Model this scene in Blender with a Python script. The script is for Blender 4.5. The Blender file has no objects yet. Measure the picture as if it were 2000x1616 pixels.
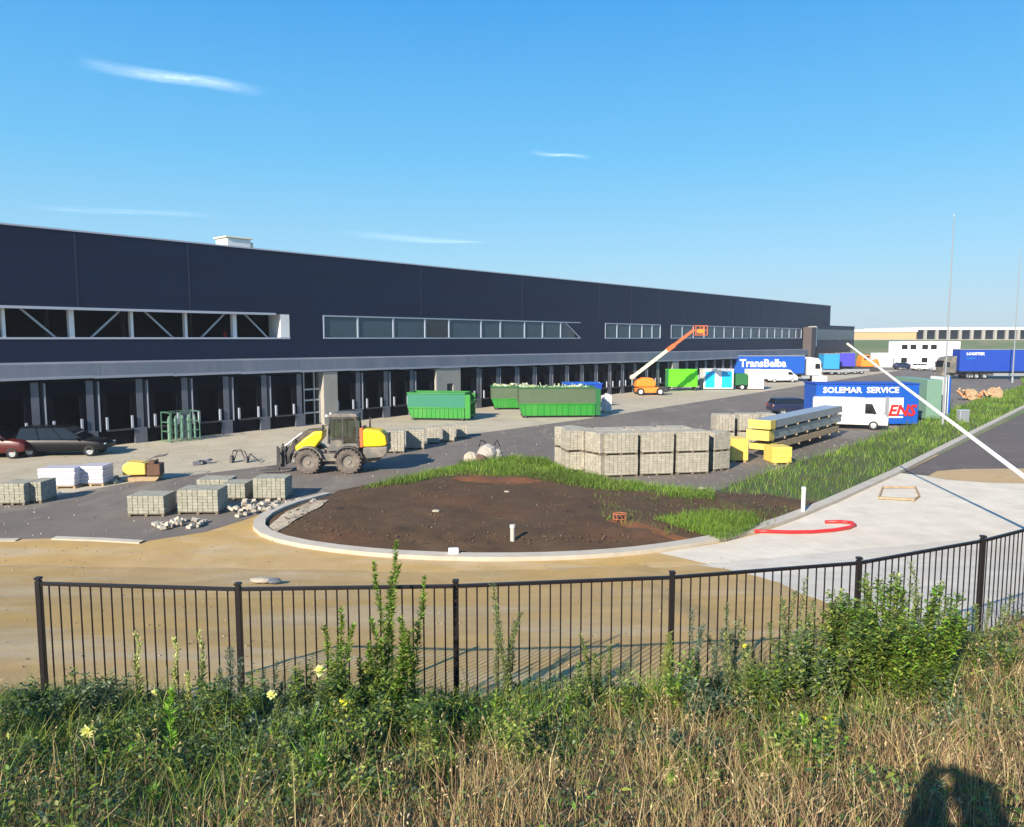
import bpy, bmesh, math, random
import numpy as np
from mathutils import Vector, Matrix
random.seed(7); rng = np.random.default_rng(7)
R = math.radians
scene = bpy.context.scene
COL = scene.collection

# ------------------------------------------------------------------ camera
H = 6.8; FPX = 1500.0; PITCH = math.atan(147/1500.0)
cam_d = bpy.data.cameras.new("camera"); cam = bpy.data.objects.new("camera", cam_d); COL.objects.link(cam)
cam.location = (0, 0, H); cam.rotation_euler = (R(90)-PITCH, 0, 0)
cam_d.sensor_width = 36; cam_d.sensor_fit = 'HORIZONTAL'; cam_d.lens = 36*FPX/2000
cam_d.clip_start = 0.05; cam_d.clip_end = 20000
scene.camera = cam
# ------------------------------------------------------------------ sky, sun, exposure
SUN_AZ, SUN_EL = 211.0, 27.0      # compass angle from +Y towards +X, elevation
world = bpy.data.worlds.new("World"); scene.world = world; world.use_nodes = True
wt = world.node_tree; wt.nodes.clear()
wo = wt.nodes.new('ShaderNodeOutputWorld'); bg = wt.nodes.new('ShaderNodeBackground')
sky = wt.nodes.new('ShaderNodeTexSky'); sky.sky_type = 'NISHITA'; sky.sun_disc = False
sky.sun_elevation = R(SUN_EL); sky.sun_rotation = R(SUN_AZ)
sky.air_density = 1.0; sky.dust_density = 0.6; sky.ozone_density = 2.0; sky.altitude = 0
hs = wt.nodes.new('ShaderNodeHueSaturation'); hs.inputs['Saturation'].default_value = 1.18
wt.links.new(sky.outputs[0], hs.inputs['Color'])
tc = wt.nodes.new('ShaderNodeTexCoord'); sp = wt.nodes.new('ShaderNodeSeparateXYZ'); wt.links.new(tc.outputs['Generated'], sp.inputs[0])
rp = wt.nodes.new('ShaderNodeValToRGB'); wt.links.new(sp.outputs['Z'], rp.inputs['Fac'])
SK = 1/(1.80*0.15)
stops = [(0.0, (.48, .62, .72)), (.035, (.44, .65, .80)), (.10, (.33, .66, .90)), (.22, (.16, .55, .92)), (.38, (.065, .385, .86)), (1.0, (.02, .16, .55))]
el_ = rp.color_ramp.elements
while len(el_) < len(stops): el_.new(.5)
for e_, (p_, c_) in zip(el_, stops): e_.position = p_; e_.color = (*[v for v in c_], 1)
vm = wt.nodes.new('ShaderNodeVectorMath'); vm.operation = 'SCALE'; vm.inputs['Scale'].default_value = SK; wt.links.new(rp.outputs[0], vm.inputs[0])
mxs = wt.nodes.new('ShaderNodeMix'); mxs.data_type = 'RGBA'; mxs.inputs[0].default_value = .94
wt.links.new(hs.outputs[0], mxs.inputs[6]); wt.links.new(vm.outputs[0], mxs.inputs[7]); wt.links.new(mxs.outputs[2], bg.inputs['Color'])
bg.inputs['Strength'].default_value = 0.15
wt.links.new(bg.outputs[0], wo.inputs['Surface'])
sd = bpy.data.lights.new("sun", 'SUN'); sun = bpy.data.objects.new("sun", sd); COL.objects.link(sun)
sd.energy = 5.0; sd.angle = R(0.53); sd.color = (1.0, 0.885, 0.73)
tr = Vector((-math.sin(R(SUN_AZ))*math.cos(R(SUN_EL)), -math.cos(R(SUN_AZ))*math.cos(R(SUN_EL)), -math.sin(R(SUN_EL))))
sun.rotation_euler = tr.to_track_quat('-Z', 'Y').to_euler()
sun.location = (-30, -50, 60)
scene.view_settings.view_transform = 'Standard'; scene.view_settings.look = 'None'
scene.view_settings.exposure = 0.85; scene.view_settings.gamma = 1.0
scene.view_settings.use_curve_mapping = False
scene.render.engine = 'CYCLES'
HAZE = .0003
scene.cycles.volume_bounces = 0; scene.cycles.max_bounces = 6; scene.cycles.transparent_max_bounces = 16

# ------------------------------------------------------------------ helpers
def ray(px, py):
    u = (px-1000)/FPX; v = (808-py)/FPX
    return (u, math.cos(PITCH)+v*math.sin(PITCH), -math.sin(PITCH)+v*math.cos(PITCH))
def G(px, py, z=0.0):
    r = ray(px, py); t = (z-H)/r[2]
    return (r[0]*t, r[1]*t)
def AT(px, Y):
    r = ray(px, 661); return r[0]/r[1]*Y
def ZT(px, py, Y):
    r = ray(px, py); return H + r[2]/r[1]*Y

def tag(o, label=None, cat=None, group=None, kind=None):
    if label: o['label'] = label
    if cat: o['category'] = cat
    if group: o['group'] = group
    if kind: o['kind'] = kind
    return o
def thing(name, label, cat, loc=(0, 0, 0), rz=0.0, group=None):
    o = bpy.data.objects.new(name, None); COL.objects.link(o); o.empty_display_size = 0.3
    o.location = loc; o.rotation_euler = (0, 0, rz)
    return tag(o, label, cat, group)
def copy_tree(o, parent=None):
    c = o.copy(); COL.objects.link(c)
    if parent is not None: c.parent = parent
    for ch in list(o.children): copy_tree(ch, c)
    return c

class MB:
    def __init__(s): s.v = []; s.f = []; s.a = []; s.val = 0.5
    def add(s, vs, fs):
        b = len(s.v); s.v += [tuple(v) for v in vs]; s.a += [s.val]*len(vs)
        s.f += [tuple(b+i for i in f) for f in fs]; return s
    def box(s, x0, x1, y0, y1, z0, z1, M=None):
        vs = [Vector((x, y, z)) for z in (z0, z1) for y in (y0, y1) for x in (x0, x1)]
        if M is not None: vs = [M @ v for v in vs]
        return s.add(vs, [(0,2,3,1),(4,5,7,6),(0,1,5,4),(2,6,7,3),(0,4,6,2),(1,3,7,5)])
    def cbox(s, c, d, rz=0, ry=0, rx=0):
        M = Matrix.Translation(c) @ Matrix.Rotation(rz, 4, 'Z') @ Matrix.Rotation(ry, 4, 'Y') @ Matrix.Rotation(rx, 4, 'X')
        return s.box(-d[0]/2, d[0]/2, -d[1]/2, d[1]/2, -d[2]/2, d[2]/2, M)
    def bar(s, p0, p1, w, h=None):
        h = h or w; p0 = Vector(p0); p1 = Vector(p1); d = p1-p0; L = d.length
        q = d.to_track_quat('X', 'Z').to_matrix().to_4x4()
        return s.box(0, L, -w/2, w/2, -h/2, h/2, Matrix.Translation(p0) @ q)
    def tube(s, p0, p1, r0, r1=None, n=10, cap=True):
        r1 = r0 if r1 is None else r1; p0 = Vector(p0); p1 = Vector(p1); d = p1-p0
        q = d.to_track_quat('Z', 'Y').to_matrix()
        vs = []
        for p, r in ((p0, r0), (p1, r1)):
            for i in range(n):
                a = 2*math.pi*i/n; vs.append(p + q @ Vector((r*math.cos(a), r*math.sin(a), 0)))
        fs = [(i, (i+1) % n, n+(i+1) % n, n+i) for i in range(n)]
        if cap: fs += [tuple(range(n-1, -1, -1)), tuple(range(n, 2*n))]
        return s.add(vs, fs)
    def path(s, pts, r, n=8):
        pts = [Vector(p) for p in pts]; rings = []
        rr = r if isinstance(r, (list, tuple)) else [r]*len(pts)
        vs = []
        for i, p in enumerate(pts):
            d = (pts[min(i+1, len(pts)-1)]-pts[max(i-1, 0)]).normalized()
            up = Vector((0, 0, 1)) if abs(d.z) < .95 else Vector((1, 0, 0))
            a = d.cross(up).normalized(); b = a.cross(d)
            for k in range(n):
                t = 2*math.pi*k/n; vs.append(p+(a*math.cos(t)+b*math.sin(t))*rr[i])
        fs = []
        for i in range(len(pts)-1):
            for k in range(n):
                fs.append((i*n+k, i*n+(k+1) % n, (i+1)*n+(k+1) % n, (i+1)*n+k))
        fs += [tuple(range(n-1, -1, -1)), tuple(range((len(pts)-1)*n, len(pts)*n))]
        return s.add(vs, fs)
    def prism(s, pts, y0, y1, M=None):     # polygon in xz, extruded along y
        n = len(pts); vs = [Vector((p[0], y0, p[1])) for p in pts]+[Vector((p[0], y1, p[1])) for p in pts]
        if M is not None: vs = [M @ v for v in vs]
        return s.add(vs, [tuple(range(n)), tuple(range(2*n-1, n-1, -1))]+[(i, n+i, n+(i+1) % n, (i+1) % n) for i in range(n)])
    def lathe_y(s, prof, c, n=24):          # prof: list of (r, y) around the y axis
        vs = []; k = len(prof)
        for i in range(n):
            a = 2*math.pi*i/n
            for r, y in prof: vs.append((c[0]+r*math.cos(a), c[1]+y, c[2]+r*math.sin(a)))
        fs = []
        for i in range(n):
            j = (i+1) % n
            for m in range(k-1): fs.append((i*k+m, j*k+m, j*k+m+1, i*k+m+1))
        return s.add(vs, fs)
    def lump(s, c, r, n=2, sq=(1, 1, 1), jit=.2):
        bm = bmesh.new(); bmesh.ops.create_icosphere(bm, subdivisions=n, radius=1)
        vs = []
        for v in bm.verts:
            k = 1+random.uniform(-jit, jit); vs.append((c[0]+v.co.x*r*sq[0]*k, c[1]+v.co.y*r*sq[1]*k, c[2]+v.co.z*r*sq[2]*k))
        fs = [tuple(x.index for x in f.verts) for f in bm.faces]; bm.free()
        return s.add(vs, fs)
    def build(s, name, m, parent=None, bevel=0, smooth=False, seg=1):
        me = bpy.data.meshes.new(name); me.from_pydata(s.v, [], s.f)
        at = me.attributes.new('v', 'FLOAT', 'POINT'); at.data.foreach_set('value', s.a)
        bm = bmesh.new(); bm.from_mesh(me); bmesh.ops.recalc_face_normals(bm, faces=bm.faces); bm.to_mesh(me); bm.free()
        me.materials.append(m)
        if smooth:
            me.polygons.foreach_set('use_smooth', [True]*len(me.polygons))
        o = bpy.data.objects.new(name, me); COL.objects.link(o)
        if parent is not None: o.parent = parent
        if bevel:
            b = o.modifiers.new('bevel', 'BEVEL'); b.width = bevel; b.segments = seg; b.limit_method = 'ANGLE'; b.angle_limit = R(35)
        return o

def text_mesh(name, txt, size, m, parent, loc, rot, depth=0.01, shear=0, xscale=1, bold=0.0):
    cu = bpy.data.curves.new(name, 'FONT'); cu.body = txt; cu.size = size; cu.extrude = depth; cu.shear = shear
    cu.align_x = 'LEFT'; cu.align_y = 'CENTER'; cu.offset = bold; cu.resolution_u = 2
    t = bpy.data.objects.new(name+'_tmp', cu); COL.objects.link(t)
    bpy.context.view_layer.update()
    me = bpy.data.meshes.new_from_object(t.evaluated_get(bpy.context.evaluated_depsgraph_get()))
    bpy.data.objects.remove(t); me.materials.clear(); me.materials.append(m)
    o = bpy.data.objects.new(name, me); COL.objects.link(o); o.parent = parent
    o.location = loc; o.rotation_euler = rot; o.scale = (xscale, 1, 1)
    return o

# ------------------------------------------------------------------ materials
def nt(name):
    m = bpy.data.materials.new(name); m.use_nodes = True; t = m.node_tree; t.nodes.clear()
    o = t.nodes.new('ShaderNodeOutputMaterial'); b = t.nodes.new('ShaderNodeBsdfPrincipled')
    t.links.new(b.outputs[0], o.inputs['Surface']); return m, t, b
def N(t, typ, **kw):
    n = t.nodes.new(typ)
    for k, v in kw.items():
        if k in n.inputs: n.inputs[k].default_value = v
        else: setattr(n, k, v)
    return n
def mixc(t, fac, a, b, mode='MIX'):
    n = t.nodes.new('ShaderNodeMix'); n.data_type = 'RGBA'; n.blend_type = mode
    for i, v in ((0, fac), (6, a), (7, b)):
        if hasattr(v, 'links') or hasattr(v, 'is_linked'): t.links.new(v, n.inputs[i])
        else: n.inputs[i].default_value = v if i == 0 else (*v, 1)
    return n.outputs[2]
def noise(t, co, scale, detail=4, rough=.55, dist=0):
    n = N(t, 'ShaderNodeTexNoise', Scale=scale, Detail=detail, Roughness=rough, Distortion=dist)
    if co is not None: t.links.new(co, n.inputs['Vector'])
    return n.outputs['Fac']
def ramp(t, v, a, b):
    n = N(t, 'ShaderNodeMapRange'); n.inputs['From Min'].default_value = a; n.inputs['From Max'].default_value = b
    t.links.new(v, n.inputs['Value']); return n.outputs['Result']
def scaled(t, co, sx, sy, sz, rz=0):
    mp = N(t, 'ShaderNodeMapping'); mp.inputs['Scale'].default_value = (sx, sy, sz); mp.inputs['Rotation'].default_value = (0, 0, rz)
    t.links.new(co, mp.inputs['Vector']); return mp.outputs[0]
def mat(name, col, rough=.6, metal=0, var=.12, scale=3, dirt=None, dirt_amt=.35, bump=0, bscale=40, spec=.5, attr=0, streak=False):
    m, t, b = nt(name)
    co = N(t, 'ShaderNodeTexCoord').outputs['Object']
    c2 = scaled(t, co, 1, 1, .15) if streak else co
    n1 = noise(t, c2, scale)
    c = mixc(t, n1, tuple(x*(1-var) for x in col), tuple(min(1, x*(1+var)) for x in col))
    if attr:
        a = N(t, 'ShaderNodeAttribute', attribute_name='v')
        c = mixc(t, ramp(t, a.outputs['Fac'], 0, 1), mixc(t, 1.0, c, (1-attr,)*3, 'MULTIPLY'), mixc(t, 1.0, c, (1+attr,)*3, 'MULTIPLY'))
    if dirt:
        n2 = noise(t, c2, scale*.6+.3, 6, .65)
        c = mixc(t, mathn(t, 'MULTIPLY', ramp(t, n2, .45, .7), dirt_amt), c, dirt)
    t.links.new(c, b.inputs['Base Color'])
    b.inputs['Roughness'].default_value = rough; b.inputs['Metallic'].default_value = metal
    b.inputs['Specular IOR Level'].default_value = spec
    if bump:
        bn = N(t, 'ShaderNodeBump', Strength=bump, Distance=.02); t.links.new(noise(t, co, bscale, 5), bn.inputs['Height'])
        t.links.new(bn.outputs[0], b.inputs['Normal'])
    return m
def mathn(t, op, a, b=None):
    n = t.nodes.new('ShaderNodeMath'); n.operation = op
    for i, v in enumerate((a, b)):
        if v is None: continue
        if hasattr(v, 'is_linked'): t.links.new(v, n.inputs[i])
        else: n.inputs[i].default_value = v
    return n.outputs[0]
def ground_mat(name, c1, c2, c3=None, s1=.25, s2=2.5, fine=25, rough=.9, bump=.4, thr=(.5, .62), extra=None, finevar=.25, stretch=None, srot=0):
    m, t, b = nt(name)
    co = N(t, 'ShaderNodeTexCoord').outputs['Object']
    cs = scaled(t, co, *stretch, srot) if stretch else co
    big = ramp(t, noise(t, cs, s1, 6, .6, .6), .35, .65)
    c = mixc(t, big, c1, c2)
    if c3 is not None:
        c = mixc(t, mathn(t, 'MULTIPLY', ramp(t, noise(t, cs, s2*.35, 8, .7, .4), *thr), .85), c, c3)
    f = noise(t, co, fine, 6, .7)
    k = mathn(t, 'ADD', mathn(t, 'MULTIPLY', mathn(t, 'SUBTRACT', f, .5), finevar*2.4), 1.0)
    mid = noise(t, co, s2, 5, .6)
    k2 = mathn(t, 'ADD', mathn(t, 'MULTIPLY', mathn(t, 'SUBTRACT', mid, .5), .5), 1.0)
    kk = mathn(t, 'MULTIPLY', k, k2)
    cc = N(t, 'ShaderNodeCombineColor'); [t.links.new(kk, cc.inputs[i]) for i in range(3)]
    c = mixc(t, 1.0, c, cc.outputs[0], 'MULTIPLY')
    if extra: c = extra(t, co, c)
    t.links.new(c, b.inputs['Base Color']); b.inputs['Roughness'].default_value = rough
    b.inputs['Specular IOR Level'].default_value = .3
    bn = N(t, 'ShaderNodeBump', Strength=bump, Distance=.03)
    hsum = mathn(t, 'ADD', f, mid); t.links.new(hsum, bn.inputs['Height']); t.links.new(bn.outputs[0], b.inputs['Normal'])
    return m
def brickmul(t, co, c, bw, rh, mortar, col, rot, off=.5, amt=.6, rnd=.12):
    cs = scaled(t, co, 1, 1, 1, rot)
    br = N(t, 'ShaderNodeTexBrick'); br.offset = off
    for k, v in (('Scale', 1), ('Brick Width', bw), ('Row Height', rh), ('Mortar Size', mortar), ('Mortar Smooth', .2), ('Bias', 0)): br.inputs[k].default_value = v
    br.inputs['Color1'].default_value = (1-rnd, 1-rnd, 1-rnd, 1); br.inputs['Color2'].default_value = (1+rnd, 1+rnd, 1+rnd, 1); br.inputs['Mortar'].default_value = (1, 1, 1, 1)
    t.links.new(cs, br.inputs['Vector'])
    c = mixc(t, 1.0, c, br.outputs['Color'], 'MULTIPLY')
    return mixc(t, mathn(t, 'MULTIPLY', br.outputs['Fac'], amt), c, col)
def leaf_mat(name, trans=.3, rough=.55):
    m, t, b = nt(name)
    a = N(t, 'ShaderNodeAttribute', attribute_name='Col')
    tl = t.nodes.new('ShaderNodeBsdfTranslucent'); mx = t.nodes.new('ShaderNodeMixShader'); mx.inputs[0].default_value = trans
    t.links.new(a.outputs['Color'], b.inputs['Base Color']); t.links.new(mixc(t, 1.0, a.outputs['Color'], (1.25, 1.3, .7), 'MULTIPLY'), tl.inputs['Color'])
    b.inputs['Roughness'].default_value = rough; b.inputs['Specular IOR Level'].default_value = .35
    t.links.new(b.outputs[0], mx.inputs[1]); t.links.new(tl.outputs[0], mx.inputs[2])
    out = [n for n in t.nodes if n.type == 'OUTPUT_MATERIAL'][0]; t.links.new(mx.outputs[0], out.inputs['Surface'])
    return m

WALLROT = R(50)
M = {}
def cladding(t, co, c): return c
def mk_cladding():
    m, t, b = nt('dark_cladding')
    co = N(t, 'ShaderNodeTexCoord').outputs['Object']
    sep = N(t, 'ShaderNodeSeparateXYZ'); t.links.new(co, sep.inputs[0])
    cmb = N(t, 'ShaderNodeCombineXYZ'); t.links.new(sep.outputs[0], cmb.inputs[0]); t.links.new(sep.outputs[2], cmb.inputs[1])
    c = mixc(t, noise(t, scaled(t, co, .12, 1, .5), 1.2), (.006, .0115, .036), (.0085, .015, .043))
    c = brickmul(t, cmb.outputs[0], c, 7.2, 1.1, .018, (.014, .022, .048), 0, 0, .5, .10)
    t.links.new(c, b.inputs['Base Color']); b.inputs['Roughness'].default_value = .5
    b.inputs['Specular IOR Level'].default_value = .3
    wv = N(t, 'ShaderNodeTexWave', Scale=2.2); wv.bands_direction = 'Z'; t.links.new(co, wv.inputs['Vector'])
    bn = N(t, 'ShaderNodeBump', Strength=.12, Distance=.01); t.links.new(wv.outputs['Fac'], bn.inputs['Height']); t.links.new(bn.outputs[0], b.inputs['Normal'])
    return m
M['clad'] = mk_cladding()
M['band'] = mat('weathered_concrete', (.15, .175, .225), .7, var=.12, scale=.4, dirt=(.26, .27, .30), dirt_amt=.5, streak=True)
M['conc'] = mat('pale_concrete', (.34, .32, .28), .85, var=.1, scale=1.2, dirt=(.2, .19, .17), dirt_amt=.4, bump=.2)
M['trim'] = mat('pale_metal_trim', (.42, .45, .52), .45, var=.05, scale=1)
M['lintel'] = mat('lintel_edge', (.30, .32, .37), .6, var=.08)
M['white'] = mat('white_paint', (.78, .78, .76), .45, var=.05, scale=.8, dirt=(.5, .48, .43), dirt_amt=.25)
M['cream'] = mat('cream_paint', (.75, .68, .48), .5, var=.06)
M['glass'] = mat('tinted_glass', (.052, .085, .11), .12, var=.25, scale=.35, spec=.35)
M['glass_dark'] = mat('dark_glass', (.008, .014, .022), .08, var=.2, spec=.7)
M['carglass'] = mat('car_glass', (.01, .012, .015), .06, var=.1, spec=.7)
M['frame'] = mat('window_frame', (.36, .42, .50), .4, var=.05)
M['dock_dark'] = mat('black_rubber', (.005, .006, .010), .9, var=.2, spec=.05)
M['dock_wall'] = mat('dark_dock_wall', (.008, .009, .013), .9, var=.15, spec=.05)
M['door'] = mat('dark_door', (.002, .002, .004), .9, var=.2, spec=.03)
M['pier'] = mat('grey_pier', (.125, .135, .16), .7, var=.15, scale=2, dirt=(.08, .08, .09), dirt_amt=.4)
M['steel'] = mat('galvanised_steel', (.42, .44, .46), .45, .5, var=.12, scale=4)
M['darksteel'] = mat('dark_steel', (.05, .05, .055), .5, .2, var=.2)
M['roof'] = mat('roof_membrane', (.25, .25, .26), .8)
M['interior'] = mat('dim_interior', (.05, .05, .055), .9)
M['black'] = mat('black_plastic', (.015, .015, .017), .5, var=.2)
M['tyre'] = mat('dusty_tyre', (.11, .092, .078), .9, var=.25, scale=4, dirt=(.24, .20, .165), dirt_amt=.9, bump=.4, bscale=20)
M['ctyre'] = mat('car_tyre', (.02, .02, .02), .85, var=.2)
M['rim'] = mat('wheel_rim', (.35, .35, .36), .4, .5, var=.1)
M['fence'] = mat('dark_brown_fence_paint', (.011, .008, .009), .45, var=.25, scale=8)
M['loader_grey'] = mat('loader_grey_paint', (.12, .115, .105), .6, var=.2, scale=2, dirt=(.30, .25, .19), dirt_amt=.95, bump=.15)
M['loader_dark'] = mat('loader_dark_parts', (.035, .035, .038), .5, var=.2, scale=2, dirt=(.2, .17, .13), dirt_amt=.5)
M['yellow'] = mat('yellow_paint', (.86, .62, .012), .35, var=.06, scale=1.5, dirt=(.45, .3, .05), dirt_amt=.3)
M['yfoam'] = mat('yellow_wrap', (.72, .53, .10), .6, var=.08, scale=2, dirt=(.6, .45, .15), dirt_amt=.35)
M['orange'] = mat('orange_paint', (.85, .25, .03), .4, var=.08)
M['orangered'] = mat('orange_red_paint', (.70, .15, .05), .4, var=.08)
M['green'] = mat('bright_green_paint', (.022, .235, .024), .45, var=.12, scale=1.5, dirt=(.1, .3, .06), dirt_amt=.4, streak=True)
M['dgreen'] = mat('dark_green_paint', (.015, .14, .04), .5, var=.15, dirt=(.05, .1, .05), dirt_amt=.4)
M['teal'] = mat('teal_sheet', (.012, .17, .10), .5, var=.1, scale=1)
M['meshgreen'] = mat('grey_green_sheet', (.075, .115, .06), .7, var=.2, scale=1.5)
M['neon'] = mat('vivid_green_paint', (.12, .82, .01), .45, var=.06)
M['cyan'] = mat('sky_blue_paint', (.01, .42, .80), .4, var=.06)
M['blue'] = mat('royal_blue_paint', (.008, .085, .42), .4, var=.08, scale=.6)
M['blue2'] = mat('deep_blue_sheet', (.008, .05, .36), .5, var=.12, scale=.6)
M['lblue'] = mat('light_blue_sheet', (.03, .28, .62), .45, var=.08)
M['purple'] = mat('violet_blue_sheet', (.07, .06, .5), .5, var=.1)
M['tgreen'] = mat('pale_green_metal', (.16, .28, .21), .5, var=.12, scale=1.5)
M['carblack'] = mat('black_car_paint', (.006, .006, .008), .35, var=.1, spec=.25)
M['carred'] = mat('dark_red_paint', (.085, .010, .010), .35, var=.1)
M['carnavy'] = mat('navy_car_paint', (.02, .025, .06), .22, var=.1, spec=.8)
M['red'] = mat('red_plastic', (.55, .02, .02), .4, var=.08)
M['wrap'] = mat('white_plastic_wrap', (.55, .53, .57), .35, var=.12, scale=6, dirt=(.45, .42, .5), dirt_amt=.5, bump=.5, bscale=9)
M['bag'] = mat('woven_bag', (.36, .33, .29), .8, var=.25, scale=5, bump=.5, bscale=12)
M['rock'] = mat('pale_rock', (.38, .34, .26), .9, var=.2, scale=6, bump=.5)
M['pwood'] = mat('grey_pallet_wood', (.17, .14, .10), .85, var=.25, scale=6)
M['wood'] = mat('raw_timber', (.42, .30, .17), .8, var=.25, scale=6, dirt=(.2, .13, .08), dirt_amt=.5)
M['tan'] = mat('tan_cladding', (.50, .34, .16), .8, var=.1, scale=.05)
M['paver'] = mat('concrete_pavers', (.36, .335, .27), .9, var=.10, scale=4, dirt=(.27, .255, .21), dirt_amt=.3, bump=.2, attr=.13)
M['gpaver'] = mat('grey_green_pavers', (.30, .295, .235), .9, var=.10, scale=4, dirt=(.22, .22, .18), dirt_amt=.3, bump=.2, attr=.13)
M['kerb'] = mat('kerb_concrete', (.44, .40, .33), .9, var=.12, scale=2, dirt=(.35, .3, .22), dirt_amt=.5, bump=.2)
M['skin'] = mat('skin', (.5, .3, .22), .5, var=.05); M['jacket'] = mat('dark_jacket', (.03, .035, .05), .8); M['jeans'] = mat('jeans', (.04, .06, .12), .85)
M['hair'] = mat('dark_hair', (.03, .02, .015), .6)

# ------------------------------------------------------------------ ground sheets
def sheet(name, pts, z, m, label=None, kind='structure', sub=0):
    bm = bmesh.new(); vs = [bm.verts.new((p[0], p[1], z)) for p in pts]; f = bm.faces.new(vs)
    if f.normal.z < 0: f.normal_flip()
    bmesh.ops.triangulate(bm, faces=bm.faces)
    me = bpy.data.meshes.new(name); bm.to_mesh(me); bm.free(); me.materials.append(m)
    o = bpy.data.objects.new(name, me); COL.objects.link(o); return tag(o, label, None, None, kind)

MG = {}
MG['field'] = ground_mat('dry_field', (.13, .17, .06), (.22, .21, .10), (.10, .15, .05), .02, .2, 3, bump=.2)
MG['sand'] = ground_mat('yellow_sand', (.44, .30, .135), (.46, .29, .085), (.48, .37, .22), .16, .9, 30, thr=(.48, .62), bump=.25, finevar=.12, stretch=(.5, 1.6, 1), srot=-.1)
MG['asphalt'] = ground_mat('grey_asphalt', (.142, .122, .105), (.175, .15, .125), (.26, .225, .175), .09, .8, 22, thr=(.53, .70), bump=.15, finevar=.14, stretch=(1.6, .5, 1), srot=R(40))
def slab_extra(t, co, c): return brickmul(t, co, c, 6, 6, .02, (.22, .2, .17), -R(50), 0, .45, .03)
MG['slab'] = ground_mat('light_yard_slab', (.42, .365, .265), (.46, .41, .30), (.35, .31, .23), .12, .7, 20, thr=(.52, .7), bump=.15, finevar=.10, extra=slab_extra)
def pav_extra(t, co, c): return brickmul(t, co, c, .42, .21, .016, (.40, .36, .29), R(45), .5, .18, .03)
MG['pave'] = ground_mat('light_block_paving', (.60, .53, .42), (.64, .58, .47), (.56, .48, .35), .15, .9, 30, thr=(.55, .72), bump=.12, finevar=.07, extra=pav_extra)
MG['road'] = ground_mat('dark_road_blocks', (.105, .088, .078), (.13, .108, .095), (.17, .14, .115), .1, .9, 20, thr=(.55, .7), bump=.15, finevar=.12)
def herr(t, co, c): return brickmul(t, co, c, .42, .125, .026, (.13, .095, .06), R(30), .5, .95, .16)
MG['herring'] = ground_mat('herringbone_pavers', (.46, .36, .25), (.50, .40, .28), (.40, .32, .22), .3, 1.5, 20, thr=(.5, .65), bump=.2, finevar=.08, extra=herr)
def red_ext(t, co, c):
    n = ramp(t, noise(t, co, .22, 4, .6), .52, .70)
    return mixc(t, mathn(t, 'MULTIPLY', n, .40), c, (.17, .065, .025))
MG['soil'] = ground_mat('dark_soil', (.072, .040, .018), (.090, .053, .025), (.11, .068, .034), .35, 1.6, 14, thr=(.5, .68), bump=.8, finevar=.35, extra=red_ext)
MG['gravel'] = ground_mat('pale_gravel', (.42, .35, .25), (.50, .43, .31), (.27, .21, .14), .8, 5, 30, thr=(.5, .6), bump=.8, finevar=.35)
MG['bank'] = ground_mat('bank_earth', (.10, .075, .04), (.15, .115, .06), (.05, .05, .02), .8, 3, 20, bump=.6, finevar=.3)
MG['verge'] = ground_mat('verge_earth', (.06, .085, .03), (.09, .10, .04), (.10, .07, .04), .4, 2, 10, bump=.5, finevar=.3)

g = sheet('ground', [(-6000, -3000), (6000, -3000), (6000, 9000), (-6000, 9000)], 0, MG['field'])
DX, DY = math.cos(WALLROT), math.sin(WALLROT)            # along the wall
WX, WY = G(0, 890)                                       # wall origin
def W(s, o=0):                                            # s along the wall, o outward from it
    return (WX+DX*s+DY*o, WY+DY*s-DX*o)
sheet('sand_ground', [(-90, 2), (90, 2), (90, 42), (60, 46), (-90, 40)], .004, MG['sand'])
kerb_w = [G(*p) for p in [(632, 968), (600, 974), (560, 984), (520, 997), (492, 1010), (477, 1024), (471, 1038), (480, 1050), (510, 1062), (570, 1074), (640, 1083), (720, 1090), (800, 1095), (900, 1099), (1000, 1100), (1100, 1097), (1200, 1091), (1300, 1080), (1400, 1063), (1480, 1044), (1560, 1015), (1640, 981), (1760, 925)]]
ka = kerb_w[-1]
for k in range(1, 14): kerb_w.append((ka[0]+DX*9*k, ka[1]+DY*9*k))
yard = [(-90, 25.5), G(0, 1055), G(95, 1052), G(270, 1060), G(400, 1040), G(478, 1016)] + [G(560, 984), G(640, 975), G(1100, 965), G(1480, 1000)] + [(20, 39), (140, 182), (220, 300), (-20, 260), W(-60, 0)[:2], (-90, 60)]
sheet('yard_asphalt', yard, .008, MG['asphalt'])
slab_edge = [(-60, -6), (-32, 20), G(74, 975), G(257, 943), G(537, 909), G(912, 850), G(1180, 814), G(1430, 775), G(1590, 750), (83, 164)]
sheet('yard_slab', slab_edge+[W(158, .0), W(-60, 0), (-80, 8)], .012, MG['slab'])
# kerb line between yard asphalt and sand, left
def kerb_strip(name, pts, w, h, m, closed=False, kind='structure'):
    mb = MB(); n = len(pts); L = []; Rr = []
    for i, p in enumerate(pts):
        a = Vector(pts[max(i-1, 0)]); b = Vector(pts[min(i+1, n-1)]); d = (b-a).normalized(); nn = Vector((-d.y, d.x))
        L.append(Vector(p)+nn*w); Rr.append(Vector(p))
    for i in range(n-1):
        e = .004
        d = (L[i+1]-L[i])
        a, b, c, dd = Rr[i], Rr[i+1], L[i+1], L[i]
        vs = [(a.x, a.y, 0), (b.x, b.y, 0), (c.x, c.y, 0), (dd.x, dd.y, 0), (a.x, a.y, h-.02), (b.x, b.y, h-.02), (c.x, c.y, h), (dd.x, dd.y, h)]
        mb.add(vs, [(4, 5, 6, 7), (0, 1, 5, 4), (2, 3, 7, 6)])
    o = mb.build(name, m); return tag(o, None, None, None, kind)
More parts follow.
